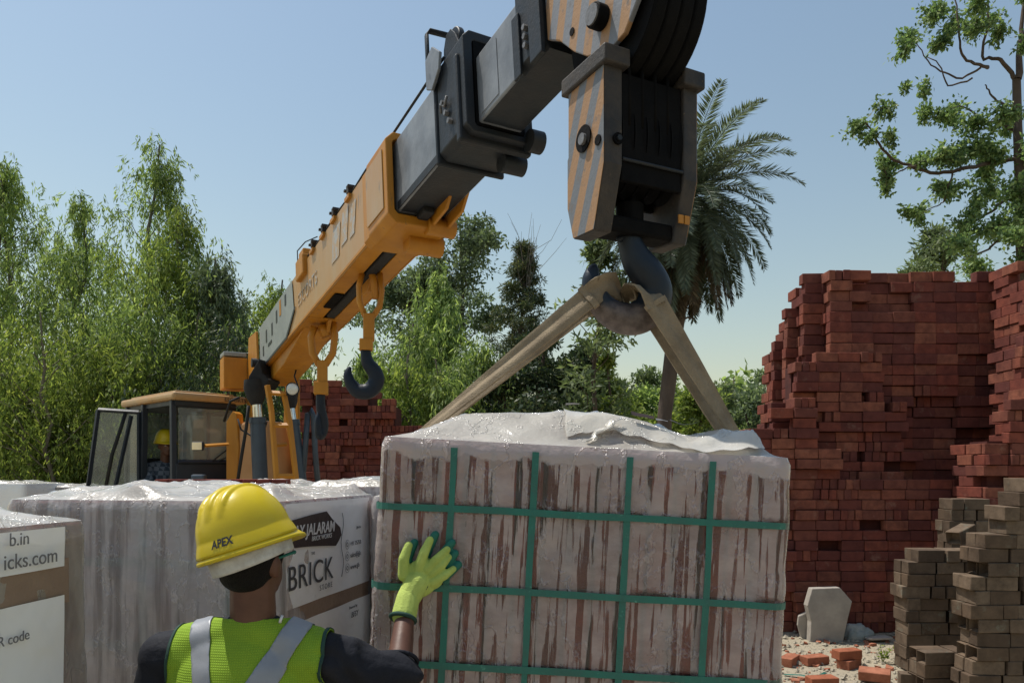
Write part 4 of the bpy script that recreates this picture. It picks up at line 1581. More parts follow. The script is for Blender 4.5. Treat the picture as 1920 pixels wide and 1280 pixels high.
SLA, SRA = HP(1112, 556, -0.070), HP(1216, 566, -0.070)
for k, (dy, lab) in enumerate(((-0.07, 'frayed beige lifting sling over the hook, the one nearer the viewer'), (0.07, 'beige lifting sling over the hook, behind the nearer sling'))):
    t = thing('lifting_sling', lab, 'sling', (HX, HY + dy, 2.25), group='slings under the load')
    yl = LD / 2 + dy
    Bv = V((0, 1, 0))
    o1 = 0.0 if k == 0 else 0.035
    LL_, LR_ = LP(-LW / 2 - 0.045, yl, -0.055), LP(LW / 2 + 0.045, yl, -0.045)
    la, ra = SLA + V((0, o1 * 2.4, -0.012 * k)), SRA + V((0.004 * k, o1 * 2.4, -0.012 * k))
    path = [
        (HP(1176, 588, 0.055), (0, 0.3, 1), 0.06),
        (HP(1168, 550, 0.05 + o1), (0.2, 1, 0.6), 0.075),
        (HP(1150 - 3 * k, 532, 0.0 + o1), (0.45, 0.55, 0.75), 0.088),
        (HP(1130 - 4 * k, 541, -0.055 + o1 * 2), (0.50, 0.15, 0.85), 0.090),
        (la, (0.52, 0.1, 0.85), 0.086),
        (la.lerp(LL_, 0.5), (0.55, 0.2, 0.8), 0.060),
        (LL_, (0.5, 0.5, 0.65), 0.054),
        (LP(-LW / 2 - 0.050, yl, -0.3), (0.1, 1, 0), 0.08),
        (LP(-LW / 2 - 0.050, yl, -LH - 0.08), Bv, 0.08),
        (LP(-LW / 2 + 0.02, yl, -LH - 0.115), Bv, 0.08),
        (LP(0, yl, -LH - 0.12), Bv, 0.08),
        (LP(LW / 2 - 0.02, yl, -LH - 0.115), Bv, 0.08),
        (LP(LW / 2 + 0.050, yl, -LH - 0.08), Bv, 0.08),
        (LP(LW / 2 + 0.050, yl, -0.3), Bv, 0.08),
        (LR_, (0.6, 0.5, -0.5), 0.054),
        (ra.lerp(LR_, 0.5), (0.75, 0.15, -0.5), 0.060),
        (ra, (0.78, 0.12, -0.48), 0.088),
        (HP(1200 + 3 * k, 549, -0.05 + o1 * 2), (0.8, 0.2, -0.45), 0.090),
        (HP(1188 + 2 * k, 541, 0.0 + o1), (0.8, 0.5, -0.4), 0.086),
        (HP(1180, 552, 0.05 + o1), (0.3, 1, -0.5), 0.075),
        (HP(1172, 590, 0.055), (0, 0.3, 1), 0.06),
    ]
    ribbon(path, 'webbing', M['webbing'], t, 0.007, k * 3.0)
    for a, b_, wd in ((la, LL_, (0.52, 0.1, 0.85)), (ra, LR_, (0.78, 0.12, -0.48))):
        # binding where the sling is doubled below the hook, and lines of stitching
        ribbon([(a.lerp(b_, 0.02), wd, 0.094), (a.lerp(b_, 0.045), wd, 0.092)], 'binding', M['webbing'], t, 0.018, 9)

# ================================================================== mobile crane
BD_ = V((0.5559, -1.0, 0.1226)).normalized()      # along the boom, toward its head
BN_ = V((1.0, 0.5559, 0)).normalized()            # across the boom, away from the camera
BV_ = BD_.cross(BN_)                              # up, square to both


def BP(Y, a, b):
    return V((1.74 - 0.5559 * Y, Y, 3.7295 - 0.1226 * Y)) + BN_ * a + BV_ * b


crane = thing('mobile_crane', 'orange pick-and-carry crane with grey telescopic boom reaching over the load', 'crane', (-3.0, 8.6, 0))


def boom_box(mb, Y0, Y1, a0, a1, b0, b1):
    return mb.hexa([BP(Y0, a0, b0), BP(Y1, a0, b0), BP(Y1, a1, b0), BP(Y0, a1, b0),
                    BP(Y0, a0, b1), BP(Y1, a0, b1), BP(Y1, a1, b1), BP(Y0, a1, b1)])


def oct_loop(Y, a0, a1, b0, b1, c):
    return [BP(Y, a, b) for a, b in ((a0 + c, b0), (a1 - c, b0), (a1, b0 + c), (a1, b1 - c), (a1 - c, b1), (a0 + c, b1), (a0, b1 - c), (a0, b0 + c))]


OW, OH = 0.372, 0.484
# outer section
boom1 = boom_box(MB(), 8.07, 4.62, 0.0, 0.012, 0.0, OH).build('boom_side_plate', M['orange_faded'], crane, bevel=0.004)
boom_box(MB(), 8.07, 4.62, OW - 0.012, OW, 0.0, OH).build('boom_side_plate', M['orange'], crane, bevel=0.004)
boom_box(MB(), 8.07, 4.62, 0.0135, OW - 0.0135, OH - 0.014, OH - 0.001).build('boom_top_plate', M['orange'], crane)
boom_box(MB(), 6.25, 4.62, 0.0135, 0.135, 0.001, 0.014).build('boom_bottom_plate', M['orange'], crane, bevel=0.003)
boom_box(MB(), 6.25, 4.62, 0.237, OW - 0.0135, 0.001, 0.014).build('boom_bottom_plate', M['orange'], crane, bevel=0.003)
boom_box(MB(), 8.07, 6.26, 0.0135, OW - 0.0135, 0.001, 0.014).build('boom_bottom_plate', M['orange'], crane, bevel=0.003)
boom_box(MB(), 6.2, 4.3, 0.150, 0.222, -0.012, 0.03).build('extension_rod', M['rubber'], crane, bevel=0.012)
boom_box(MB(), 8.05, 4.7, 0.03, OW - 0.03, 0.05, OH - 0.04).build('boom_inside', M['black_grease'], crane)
# flange seam along the lower edge of the side plate
boom_box(MB(), 8.05, 4.62, -0.006, -0.0005, 0.0, 0.018).build('edge_weld', M['orange'], crane)
# deep gusset under the boom foot
mb = MB()
mb.hexa([BP(8.0, 0.05, -0.16), BP(7.25, 0.05, -0.13), BP(7.25, 0.32, -0.13), BP(8.0, 0.32, -0.16), BP(8.05, 0.05, 0.0), BP(6.5, 0.05, 0.0), BP(6.5, 0.32, 0.0), BP(8.05, 0.32, 0.0)])
mb.build('foot_gusset', M['orange'], crane, bevel=0.01)
# grey decal at the boom foot
mb = MB()
mb.prism([BP(Y, -0.007, b) for Y, b in ((8.03, 0.015), (6.92, 0.02), (6.62, 0.20), (6.66, 0.475), (8.03, 0.475))], -BN_ * 0.002)
dec = mb.build('foot_decal', M['decal_grey'], crane)
mb = MB()
mb.prism([BP(Y, -0.0095, b) for Y, b in ((8.03, 0.0), (6.88, 0.005), (6.56, 0.195), (6.60, 0.21), (6.92, 0.03), (8.03, 0.027))], -BN_ * 0.0015)
mb.build('decal_border', M['decal_black'], dec)
for (Y, b, l, h_) in ((7.85, 0.12, 0.05, 0.10), (7.7, 0.22, 0.05, 0.13), (7.55, 0.15, 0.16, 0.03), (7.45, 0.22, 0.05, 0.12), (7.25, 0.28, 0.05, 0.12), (7.1, 0.30, 0.06, 0.15), (6.9, 0.33, 0.05, 0.10)):
    m_ = 'orange' if Y == 7.1 else 'decal_black'
    boom_box(MB(), Y + l / 2, Y - l / 2, -0.0125, -0.0095, b, b + h_).build('decal_mark', M[m_], dec)
# lettering on the outer section
me = text_mesh('ESCORTS', 0.155, M['decal_blue'], 0.001, 'LEFT', 0.0, 1.05)
place_mesh('lettering', me, frame_matrix(BP(6.50, -0.004, 0.17), BD_, BV_), boom1)
for (Y0, Y1, b0, b1) in ((5.55, 5.38, 0.16, 0.40), (5.33, 5.20, 0.20, 0.43), (5.15, 5.05, 0.18, 0.40)):
    mb = MB()
    mb.prism([BP(Y0, -0.003, b0), BP(Y1, -0.003, b0), BP(Y1 - 0.05, -0.003, b1), BP(Y0 - 0.05, -0.003, b1)], -BN_ * 0.001)
    mb.build('worn_decal', M['decal_blue'], boom1)
# hoses, clamps and valve on the top edge
for q, b in enumerate((0.505, 0.535)):
    mb = MB()
    mb.tube([BP(6.45 - 0.2 * k, 0.01 + 0.02 * q, b + 0.006 * math.sin(k * 1.7)) for k in range(10)], 0.008, 8)
    mb.build('hydraulic_hose', M['rubber'], crane, smooth=True)
for Y in (6.0, 5.72, 5.45, 5.12):
    mb = MB()
    boom_box(mb, Y + 0.02, Y - 0.02, -0.02, 0.05, 0.495, 0.552)
    boom_box(mb, Y + 0.045, Y + 0.025, -0.03, 0.06, 0.52, 0.535)
    boom_box(mb, Y - 0.025, Y - 0.045, -0.03, 0.06, 0.52, 0.535)
    mb.build('hose_clamp', M['rust_steel'], crane)
    boom_box(MB(), Y + 0.06, Y - 0.03, -0.022, -0.0005, 0.455, 0.482).build('clamp_foot', M['orange'], crane)
boom_box(MB(), 6.42, 6.20, -0.04, 0.06, 0.36, 0.535).build('valve_box', M['orange'], crane, bevel=0.012)
boom_box(MB(), 6.38, 6.24, -0.02, 0.05, 0.536, 0.60).build('valve_cap', M['orange'], crane, bevel=0.01)
mb = MB()
mb.tube([BP(6.45, -0.01, 0.52), BP(6.45, -0.01, 0.66), BP(6.2, -0.01, 0.63), BP(5.9, 0.0, 0.54)], 0.005, 6)
mb.build('guard_wire', M['dark_steel'], crane)
mb = MB()
mb.tube([BP(8.2, 0.05, 0.53), BP(6.3, 0.05, 0.53), BP(3.80, 0.05, 0.56)], 0.008, 8)
mb.tube([BP(8.2, 0.11, 0.53), BP(3.80, 0.11, 0.535)], 0.008, 8)
mb.build('hoist_rope', M['rope'], crane, smooth=True)
# collar of the outer section
c1 = MB()
c1.ring(oct_loop(4.72, -0.034, OW + 0.034, -0.055, OH + 0.03, 0.05), oct_loop(4.72, 0.012, OW - 0.012, 0.008, OH - 0.012, 0.02), BP(4.40, 0, 0) - BP(4.72, 0, 0))
c1.build('boom_collar', M['orange'], crane, bevel=0.008)
c1 = MB()
c1.ring(oct_loop(4.84, -0.016, OW + 0.016, -0.03, OH + 0.016, 0.04), oct_loop(4.84, -0.0008, OW + 0.0008, -0.0008, OH + 0.0008, 0.002), BP(4.725, 0, 0) - BP(4.84, 0, 0))
c1.build('boom_collar', M['orange'], crane, bevel=0.005)
boom_box(MB(), 4.72, 4.45, -0.041, -0.0345, 0.05, 0.42).build('collar_rib', M['orange_faded'], crane, bevel=0.003)
# lugs and roller housing below the collar
MB().cyl(BP(4.58, 0.16, -0.075), BP(4.58, OW + 0.02, -0.075), 0.065, 20).build('roller_housing', M['orange'], crane, smooth=40)
MB().cyl(BP(4.42, 0.22, -0.03), BP(4.42, OW + 0.03, -0.03), 0.055, 20).build('roller_housing', M['orange'], crane, smooth=40)
for a in (0.235, 0.335):
    mb = MB()
    mb.prism([BP(Y, a, b) for Y, b in ((4.50, -0.06), (4.20, -0.03), (4.02, 0.16), (4.08, 0.20), (4.22, 0.15), (4.44, 0.05))], BN_ * 0.02)
    mb.build('collar_lug', M['orange'], crane, bevel=0.006)
# second section
S2 = (0.036, 0.336, 0.028, 0.468)
boom_box(MB(), 4.68, 3.62, *S2).build('boom_section', M['grey_steel'], crane, bevel=0.012)
boom_box(MB(), 4.40, 3.75, 0.03, 0.0355, 0.03, 0.075).build('wear_strip', M['dark_steel'], crane)
c2 = MB()
c2.ring(oct_loop(3.80, 0.002, 0.372, -0.015, 0.50, 0.035), oct_loop(3.80, 0.052, 0.322, 0.018, 0.45, 0.01), BP(3.52, 0, 0) - BP(3.80, 0, 0))
c2.build('boom_collar', M['dark_steel'], crane, bevel=0.007)
boom_box(MB(), 3.825, 3.802, -0.010, 0.382, -0.035, 0.42).build('collar_flange', M['dark_steel'], crane, bevel=0.012)
boom_box(MB(), 3.60, 3.56, -0.014, 0.388, -0.045, 0.40).build('collar_flange', M['dark_steel'], crane, bevel=0.012)
boom_box(MB(), 3.62, 3.519, 0.056, 0.318, 0.02, 0.446).build('collar_throat', M['black_grease'], crane)
for (Y, b) in ((3.72, 0.24), (3.69, 0.17), (3.66, 0.11)):
    mb = MB().cyl(BP(Y, 0.001, b), BP(Y, -0.022, b), 0.014, 6)
    mb.build('bolt', M['bolt'], crane)
mb = MB()
mb.tube([BP(3.74, -0.012, 0.20), BP(3.74, -0.014, 0.245), BP(3.70, -0.014, 0.21), BP(3.67, -0.014, 0.245)], 0.007, 6)
mb.build('lock_wire', M['bolt'], crane, smooth=True)
MB().cyl(BP(3.66, 0.27, -0.045), BP(3.66, 0.40, -0.045), 0.05, 20).build('roller_housing', M['dark_steel'], crane, smooth=40)
MB().cyl(BP(3.50, 0.33, -0.01), BP(3.50, 0.40, -0.01), 0.055, 20).build('roller_housing', M['dark_steel'], crane, smooth=40)
boom_box(MB(), 4.40, 3.81, 0.050, 0.322, 0.0235, 0.0272).build('dark_underside_sheet', M['dark_steel'], crane)  # thin dark sheet added so the greasy underside comes out darker
# rope pulley and hoop on the second collar
mb = MB()
mb.tube([BP(3.86, -0.012, 0.44), BP(3.86, -0.012, 0.715), BP(3.85, 0.0, 0.732), BP(3.84, 0.155, 0.732), BP(3.83, 0.172, 0.70), BP(3.78, 0.172, 0.48)], 0.009, 6, flat=2.4, up=BD_)
mb.build('rope_hoop', M['dark_steel'], crane, smooth=True)
pc_ = BP(3.76, 0.085, 0.625)
rpl = MB().cyl(pc_, pc_ + BN_ * 0.034, 0.078, 28).build('rope_pulley', M['dark_steel'], crane, smooth=40, bevel=0.006)
MB().cyl(pc_ - BN_ * 0.010, pc_ + BN_ * 0.044, 0.030, 16).build('pulley_hub', M['bolt'], rpl, smooth=40)
for a in (0.062, 0.132):
    mb = MB()
    mb.prism([BP(Y, a, b) for Y, b in ((3.84, 0.46), (3.62, 0.46), (3.70, 0.63), (3.74, 0.68), (3.79, 0.68), (3.82, 0.62))], BN_ * 0.010)
    mb.build('pulley_bracket', M['dark_steel'], crane, bevel=0.003)
mb = MB()
mb.prism([BP(Y, -0.028, b) for Y, b in ((3.86, 0.40), (3.80, 0.36), (3.72, 0.42), (3.70, 0.50), (3.78, 0.585), (3.86, 0.56))], BN_ * 0.016)
mb.build('bracket_plate', M['grey_steel'], crane, bevel=0.004)
# third section
S3 = (0.070, 0.302, 0.033, 0.368)
boom_box(MB(), 3.62, 2.95, *S3).build('boom_section', M['grey_steel'], crane, bevel=0.010)
boom_box(MB(), 3.50, 3.34, 0.067, 0.0697, 0.06, 0.33).build('wear_strip', M['grey_steel'], crane)
boom_box(MB(), 3.50, 3.15, 0.080, 0.292, 0.0285, 0.0322).build('dark_underside_sheet', M['dark_steel'], crane)  # same added dark sheet, keeps the underside from looking pale
c3 = MB()
c3.ring(oct_loop(3.14, 0.040, 0.332, 0.000, 0.40, 0.03), oct_loop(3.14, 0.0695, 0.3025, 0.0325, 0.3685, 0.002), BP(2.96, 0, 0) - BP(3.14, 0, 0))
c3.build('boom_collar', M['dark_steel'], crane, bevel=0.006)
boom_box(MB(), 3.16, 3.11, 0.028, 0.0395, -0.02, 0.26).build('collar_flange', M['dark_steel'], crane, bevel=0.004)
boom_box(MB(), 3.03, 2.95, 0.018, 0.0395, -0.035, 0.30).build('collar_flange', M['dark_steel'], crane, bevel=0.004)
for b in (0.08, 0.12, 0.16):
    MB().cyl(BP(3.07, 0.040, b), BP(3.07, 0.022, b), 0.013, 6).build('bolt', M['bolt'], crane)
# head: striped cheek plates and sheaves
M['stripes_head'] = stripe_material('head_stripes', (0.36, 0.205, 0.10), (0.20, 0.21, 0.235), BD_, BV_, -0.35, 0.115, 0.2)
hp = [(2.95, 0.30), (2.95, 0.02), (2.88, -0.035), (2.80, -0.14), (2.73, -0.21), (2.62, -0.268), (2.54, -0.262), (2.47, -0.19), (2.42, -0.05), (2.42, 0.22), (2.55, 0.36), (2.85, 0.38)]
for a, mt, nm in ((0.050, 'stripes_head', 'head_plate'), (0.312, 'dark_steel', 'head_plate')):
    mb = MB()
    mb.prism([BP(Y, a, b) for Y, b in hp], BN_ * 0.02)
    mb.build(nm, M[mt], crane, bevel=0.004)
boom_box(MB(), 2.97, 2.78, 0.078, 0.304, 0.03, 0.30).build('head_web', M['dark_steel'], crane)
for k in range(4):
    a0 = 0.085 + 0.056 * k
    c = BP(2.63, a0, -0.105)
    MB().cyl(c, c + BN_ * 0.050, 0.262, 48).build('head_sheave', M['black_grease'], crane, smooth=40, bevel=0.008)
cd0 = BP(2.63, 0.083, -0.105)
MB().cyl(cd0, cd0 + BN_ * 0.222, 0.254, 40).build('black_sheave_fill', M['black_grease'], crane, smooth=40)  # black filler added to close the light gaps between head sheaves
cpin = BP(2.635, 0.049, -0.135)
hpn = MB().cyl(cpin, cpin - BN_ * 0.045, 0.044, 24).build('head_pin', M['black_grease'], crane, smooth=40, bevel=0.004)
MB().cyl(cpin - BN_ * 0.045, cpin - BN_ * 0.052, 0.036, 24).build('pin_face', M['bolt'], hpn, smooth=40)
MB().cyl(BP(2.80, 0.049, -0.06), BP(2.80, 0.046, -0.06), 0.015, 14).build('bolt_hole', M['black_grease'], crane, smooth=40)
for k in range(4):
    for sgn in (-1, 1):
        p = HB(-0.09 + 0.056 * k, 0.105 * sgn, 2.86)
        MB().cyl(p, p + UP * 0.32, 0.008, 8).build('hoist_rope', M['black_grease'], crane, smooth=True)

# auxiliary hooks that hang below the boom
def chain_hook(label, c, Y, hook_pts, clevis, bars, xdir, flat):
    t = thing('crane_hook', label, 'crane hook', W(c[0], c[1], Y), group='auxiliary hooks under the boom')
    k = Y / FPX
    mb = hook_mesh(hook_pts, k, W(c[0], HORIZON, Y), xdir, 16, flat)
    mb.build('hook', M['hook'], t, smooth=60)
    for pts, r_ in clevis:
        mb = MB()
        mb.tube([W(px, py, Y + dy) for px, py, dy in pts], r_ * k, 10)
        mb.build('shackle', M['orange'], t, smooth=True)
    for (x0, y0, x1, y1, dp, m_) in bars:
        a, b_ = W(x0, y0, Y), W(x1, y1, Y)
        mb = MB().box((a + b_) / 2, (abs(b_.x - a.x), dp, abs(a.z - b_.z)), Matrix.Rotation(R(12), 3, 'Z'))
        mb.build('swivel_block', M[m_], t, bevel=0.008)
    return t


chain_hook('dark hook on an orange shackle under the middle of the boom', (684, 700), 5.35,
           [(2, 236, 9), (2, 222, 10), (6, 204, 12), (18, 188, 14), (21, 170, 15), (8, 153, 15), (-12, 152, 14), (-26, 166, 11), (-31, 184, 8), (-27, 197, 3)],
           [([(679, 512, 0), (673, 535, 0), (674, 565, 0), (684, 592, 0)], 5.5), ([(712, 512, 0), (716, 545, 0), (712, 575, 0), (698, 595, 0)], 5.5),
            ([(694, 498, 0), (702, 530, 0), (704, 560, 0)], 7)],
           [(681, 588, 702, 640, 0.07, 'orange'), (674, 636, 699, 657, 0.10, 'orange')], (1, 0.1, 0), 0.8)
chain_hook('dark hook seen edge-on below an orange shackle nearest the crane foot', (601, 780), 6.45,
           [(0, 148, 9), (0, 128, 9), (3, 110, 10), (6, 96, 11), (6, 82, 11), (0, 70, 10), (-5, 76, 8), (-7, 98, 6), (-6, 112, 2)],
           [([(590, 612, 0), (583, 632, 0), (586, 662, 0), (598, 684, 0)], 6.5), ([(624, 600, 0), (628, 630, 0), (624, 662, 0), (610, 684, 0)], 6.5),
            ([(606, 610, 0), (612, 630, 0)], 9)],
           [(595, 676, 614, 720, 0.08, 'orange'), (589, 716, 615, 740, 0.12, 'orange')], (0.45, 0.9, 0), 0.9)
# lug plates on the underside that carry the hooks
for Y, a in ((5.42, 0.19), (6.42, 0.19)):
    mb = MB()
    mb.prism([BP(Y + q, a, b) for q, b in ((0.16, 0.0), (0.08, -0.10), (-0.08, -0.10), (-0.16, 0.0))], BN_ * 0.03)
    mb.build('hook_lug', M['orange'], crane, bevel=0.005)
boom_box(MB(), 5.98, 5.68, 0.06, 0.13, -0.012, 0.0005).build('inspection_hole', M['black_grease'], crane)

# mast, lift cylinders, ladder, chassis
def mast_pt(px, py, Y):
    return W(px, py, Y)


for a in (-0.040, OW + 0.015):
    mb = MB()
    foot = BP(8.07, a, 0.0)
    back = -V((BD_.x, BD_.y, 0)).normalized()
    mb.prism([V((foot.x, foot.y, 0.9)) - back * 0.15, V((foot.x, foot.y, 0.9)) + back * 0.9, foot + back * 0.5 + UP * 0.45, foot + back * 0.05 + UP * 0.45, foot - back * 0.05], BN_ * 0.025)
    mb.build('mast_plate', M['orange'], crane, bevel=0.006)
a = BP(8.07, 0.18, 0.1)
MB().cyl(a - BN_ * 0.27, a + BN_ * 0.27, 0.05, 18).build('boom_pivot', M['dark_steel'], crane, smooth=40)
# orange box with grey lid behind the foot
mb = MB().box(W(438, 702, 8.6), (0.26, 0.30, 0.36), Matrix.Rotation(R(29), 3, 'Z'))
mb.build('winch_housing', M['orange'], crane, bevel=0.01)
mb = MB().box(W(437, 667, 8.6), (0.25, 0.30, 0.05), Matrix.Rotation(R(29), 3, 'Z'))
mb.build('winch_lid', M['decal_grey'], crane, bevel=0.01)

for (top, mid, bot, yy, r_) in (((477, 712), (482, 765), (491, 960), 7.72, 0.078), ((540, 735), (547, 770), (572, 960), 7.9, 0.062)):
    P0, P1, P2 = W(top[0], top[1], yy), W(mid[0], mid[1], yy), W(bot[0], bot[1], yy)
    MB().tube([P0, P0.lerp(P1, .3), P0.lerp(P1, .62), P1.lerp(P0, .12)], [r_ * 1.35, r_ * 1.5, r_ * 1.2, r_ * 0.75], 18).build('rubber_boot', M['rubber'], crane, smooth=45)
    MB().cyl(P1.lerp(P0, .2), P1.lerp(P2, .10), r_ * 0.62, 18).build('cylinder_rod', M['chrome'], crane, smooth=40)
    MB().cyl(P1.lerp(P2, .09), P2, r_, 22).build('lift_cylinder', M['cylinder'], crane, smooth=40, bevel=0.006)
    q = P1.lerp(P2, .09)
    MB().cyl(q, q.lerp(P2, .06), r_ * 1.12, 22).build('cylinder_gland', M['cylinder'], crane, smooth=40)
# cover over the first cylinder head
mb = MB()
mb.prism([W(px, py, 7.66) for px, py in ((466, 705), (486, 672), (492, 700), (505, 712), (490, 735), (462, 735))], V((0.05, 0.22, 0)))
mb.build('cylinder_cover', M['rubber'], crane, bevel=0.01)
# hydraulic hoses by the mast
mb = MB()
mb.tube([W(466, 760, 7.6), W(462, 800, 7.62), W(452, 860, 7.65), W(445, 905, 7.7)], 0.018, 8)
mb.tube([W(500, 790, 7.75), W(494, 812, 7.75), W(470, 816, 7.75), W(452, 805, 7.75), W(446, 785, 7.75)], 0.010, 8)
mb.tube([W(420, 790, 8.0), W(432, 752, 7.95), W(448, 745, 7.9)], 0.014, 8)
mb.build('hydraulic_hose', M['rubber'], crane, smooth=True)
mb = MB()
mb.tube([W(567, 905, 7.9), W(573, 830, 7.9), W(577, 775, 7.9), W(583, 768, 7.9), W(588, 780, 7.9), W(591, 850, 7.9), W(596, 905, 7.9)], 0.030, 10)
mb.build('hose_loop', M['cylinder'], crane, smooth=True)
# tan side panel (tank) behind the cylinder
mb = MB()
mb.prism([W(px, py, 8.0) for px, py in ((447, 796), (462, 786), (500, 788), (512, 840), (524, 960), (436, 960))], V((0.10, 0.35, 0)))
mb.build('tank_panel', M['tan'], crane, bevel=0.03)
mb = MB()
mb.prism([W(px, py, 7.98) for px, py in ((424, 790), (436, 770), (443, 775), (448, 840), (440, 960), (424, 960))], V((0.03, 0.12, 0)))
mb.build('mast_bracket', M['orange'], crane, bevel=0.008)
# ladder
mb = MB()
for pts in ([(501, 722), (509, 770), (519, 905), (522, 960)], [(533, 742), (543, 790), (556, 905), (561, 960)]):
    P = [W(px, py, 7.55) for px, py in pts]
    mb2 = MB()
    mb2.tube(P, 0.032, 4, flat=0.9, up=(0, 1, 0))
    mb2.build('ladder_rail', M['orange'], crane, bevel=0.004)
for (x0, y0, x1, y1) in ((508, 797, 546, 797), (516, 892, 556, 892), (503, 736, 536, 738)):
    MB().tube([W(x0, y0, 7.55), W(x1, y1, 7.55)], 0.026, 4, flat=0.8, up=(0, 1, 0)).build('ladder_rung', M['orange'], crane)
MB().tube([W(515, 835, 7.7), W(538, 832, 7.7)], 0.020, 4, up=(0, 1, 0)).build('ladder_step', M['orange'], crane)
# work lamp
c = W(548, 729, 7.42)
lh = MB().tube([c + V((0, 0.10, 0)), c + V((0, 0.05, 0)), c], [0.035, 0.060, 0.068], 24).build('lamp_housing', M['rubber'], crane, smooth=40)
MB().tube([c + V((0, 0.001, 0)), c - V((0, 0.012, 0)), c - V((0, 0.018, 0))], [0.060, 0.050, 0.02], 24).build('lamp_lens', M['lamp_glass'], lh, smooth=40)
mb = MB()
mb.tube([W(556, 690, 7.5), W(552, 705, 7.48), W(560, 728, 7.46), W(556, 748, 7.46)], 0.008, 6)
mb.build('lamp_bracket', M['dark_steel'], crane, smooth=True)

# chassis and wheels (mostly hidden behind the pallets)
FWD = V((BD_.x, BD_.y, 0)).normalized()
CB = V((-2.75, 8.35, 0))


def CP(f, s, z):
    return CB + FWD * f + BN_ * s + UP * z


mb = MB()
mb.hexa([CP(0.7, -0.55, 0.55), CP(-3.2, -0.55, 0.55), CP(-3.2, 0.75, 0.55), CP(0.7, 0.75, 0.55), CP(0.7, -0.55, 1.0), CP(-3.2, -0.55, 1.25), CP(-3.2, 0.75, 1.25), CP(0.7, 0.75, 1.0)])
mb.build('chassis', M['orange'], crane, bevel=0.03)
for f, s in ((0.35, -0.75), (0.35, 0.95), (-2.5, -0.75), (-2.5, 0.95)):
    c = CP(f, s, 0.52)
    wh = MB().cyl(c - BN_ * 0.17, c + BN_ * 0.17, 0.52, 36).build('wheel', M['rubber'], crane, smooth=40, bevel=0.04)
    MB().cyl(c - BN_ * 0.18, c + BN_ * 0.18, 0.26, 24).build('wheel_rim', M['orange'], wh, smooth=40)

# ---------------------------------------------------------------- cab
KB = V((-3.66, 8.0, 0))
QF = V((0.68, 0.733, 0)).normalized()       # along the cab front, away from the near corner
QB = V((-QF.y, QF.x, 0))                    # back along the near side


def KP(f, b, z):
    return KB + QF * f + QB * b + UP * z


CW, CL, ZS, ZW, ZR = 0.68, 1.36, 0.92, 1.76, 2.43


def bar(name, p, q, r_, mat='cab'):
    MB().tube([p, q], r_, 4, up=(QF + QB)).build(name, M[mat], crane, bevel=0.006)


roofo = MB()
roofo.prism([KP(-0.05, -0.10, ZR), KP(CW + 0.12, -0.10, ZR), KP(CW + 0.12, CL + 0.05, ZR), KP(-0.05, CL + 0.05, ZR)], UP * 0.085)
croof = roofo.build('cab_roof', M['orange_faded'], crane, bevel=0.03)
mb = MB()
mb.prism([KP(0.02, 0.0, ZR + 0.0855), KP(CW, 0.0, ZR + 0.0855), KP(CW, CL - 0.1, ZR + 0.0855), KP(0.02, CL - 0.1, ZR + 0.0855)], UP * 0.025)
mb.build('roof_panel', M['orange_faded'], croof, bevel=0.01)
mb = MB()
mb.prism([KP(0.0, -0.04, ZR - 0.05), KP(CW, -0.04, ZR - 0.05), KP(CW, CL, ZR - 0.05), KP(0.0, CL, ZR - 0.05)], UP * 0.048)
mb.build('roof_lining', M['cab'], croof)
me = text_mesh('ESCORTS', 0.062, M['decal_black'], 0.001, 'LEFT', 0, 1.0)
place_mesh('lettering', me, frame_matrix(KP(0.52, -0.103, ZR + 0.018), QF, UP), croof)
bar('cab_pillar', KP(-0.02, -0.06, ZS), KP(0.0, 0.02, ZR), 0.040)
bar('cab_pillar', KP(CW + 0.02, -0.06, ZS), KP(CW, 0.02, ZR), 0.035)
bar('cab_pillar', KP(0.0, 0.86, ZS), KP(0.0, 0.80, ZR), 0.045)
bar('cab_pillar', KP(0.0, CL, ZS), KP(0.0, CL - 0.06, ZR), 0.035)
bar('cab_pillar', KP(CW, CL, ZS), KP(CW, CL - 0.06, ZR), 0.035)
bar('cab_pillar', KP(CW, 0.66, ZS), KP(CW, 0.64, ZR), 0.030)
bar('window_bar', KP(0.02, -0.05, ZW), KP(CW, -0.05, ZW), 0.030)
bar('window_bar', KP(0.02, 0.0, ZR - 0.05), KP(CW, 0.0, ZR - 0.05), 0.028)
bar('window_bar', KP(CW, 0.0, ZW), KP(CW, CL, ZW), 0.025)
bar('window_bar', KP(0.0, CL, ZW), KP(CW, CL, ZW), 0.025)
mb = MB()
mb.prism([KP(0.0, -0.09, 0.95), KP(CW + 0.03, -0.09, 0.95), KP(CW + 0.03, -0.055, ZW - 0.02), KP(0.0, -0.055, ZW - 0.02)], QB * 0.05)
mb.build('front_panel', M['cab'], crane, bevel=0.008)
mb = MB()
mb.prism([KP(0, -0.04, 0.85), KP(CW, -0.04, 0.85), KP(CW, CL, 0.85), KP(0, CL, 0.85)], UP * 0.09)
mb.build('cab_floor', M['cab'], crane)
mb = MB()
mb.prism([KP(CW - 0.02, 0.02, 0.95), KP(CW - 0.02, CL, 0.95), KP(CW - 0.02, CL, ZW - 0.03), KP(CW - 0.02, 0.02, ZW - 0.03)], QF * 0.03)
mb.prism([KP(0.0, CL - 0.02, 0.95), KP(CW, CL - 0.02, 0.95), KP(CW, CL - 0.02, 1.50), KP(0.0, CL - 0.02, 1.50)], QB * 0.03)
mb.build('cab_wall', M['cab'], crane)


def pane(name, pts, nrm):
    MB().prism(pts, nrm * 0.005).build(name, M['glass'], crane)


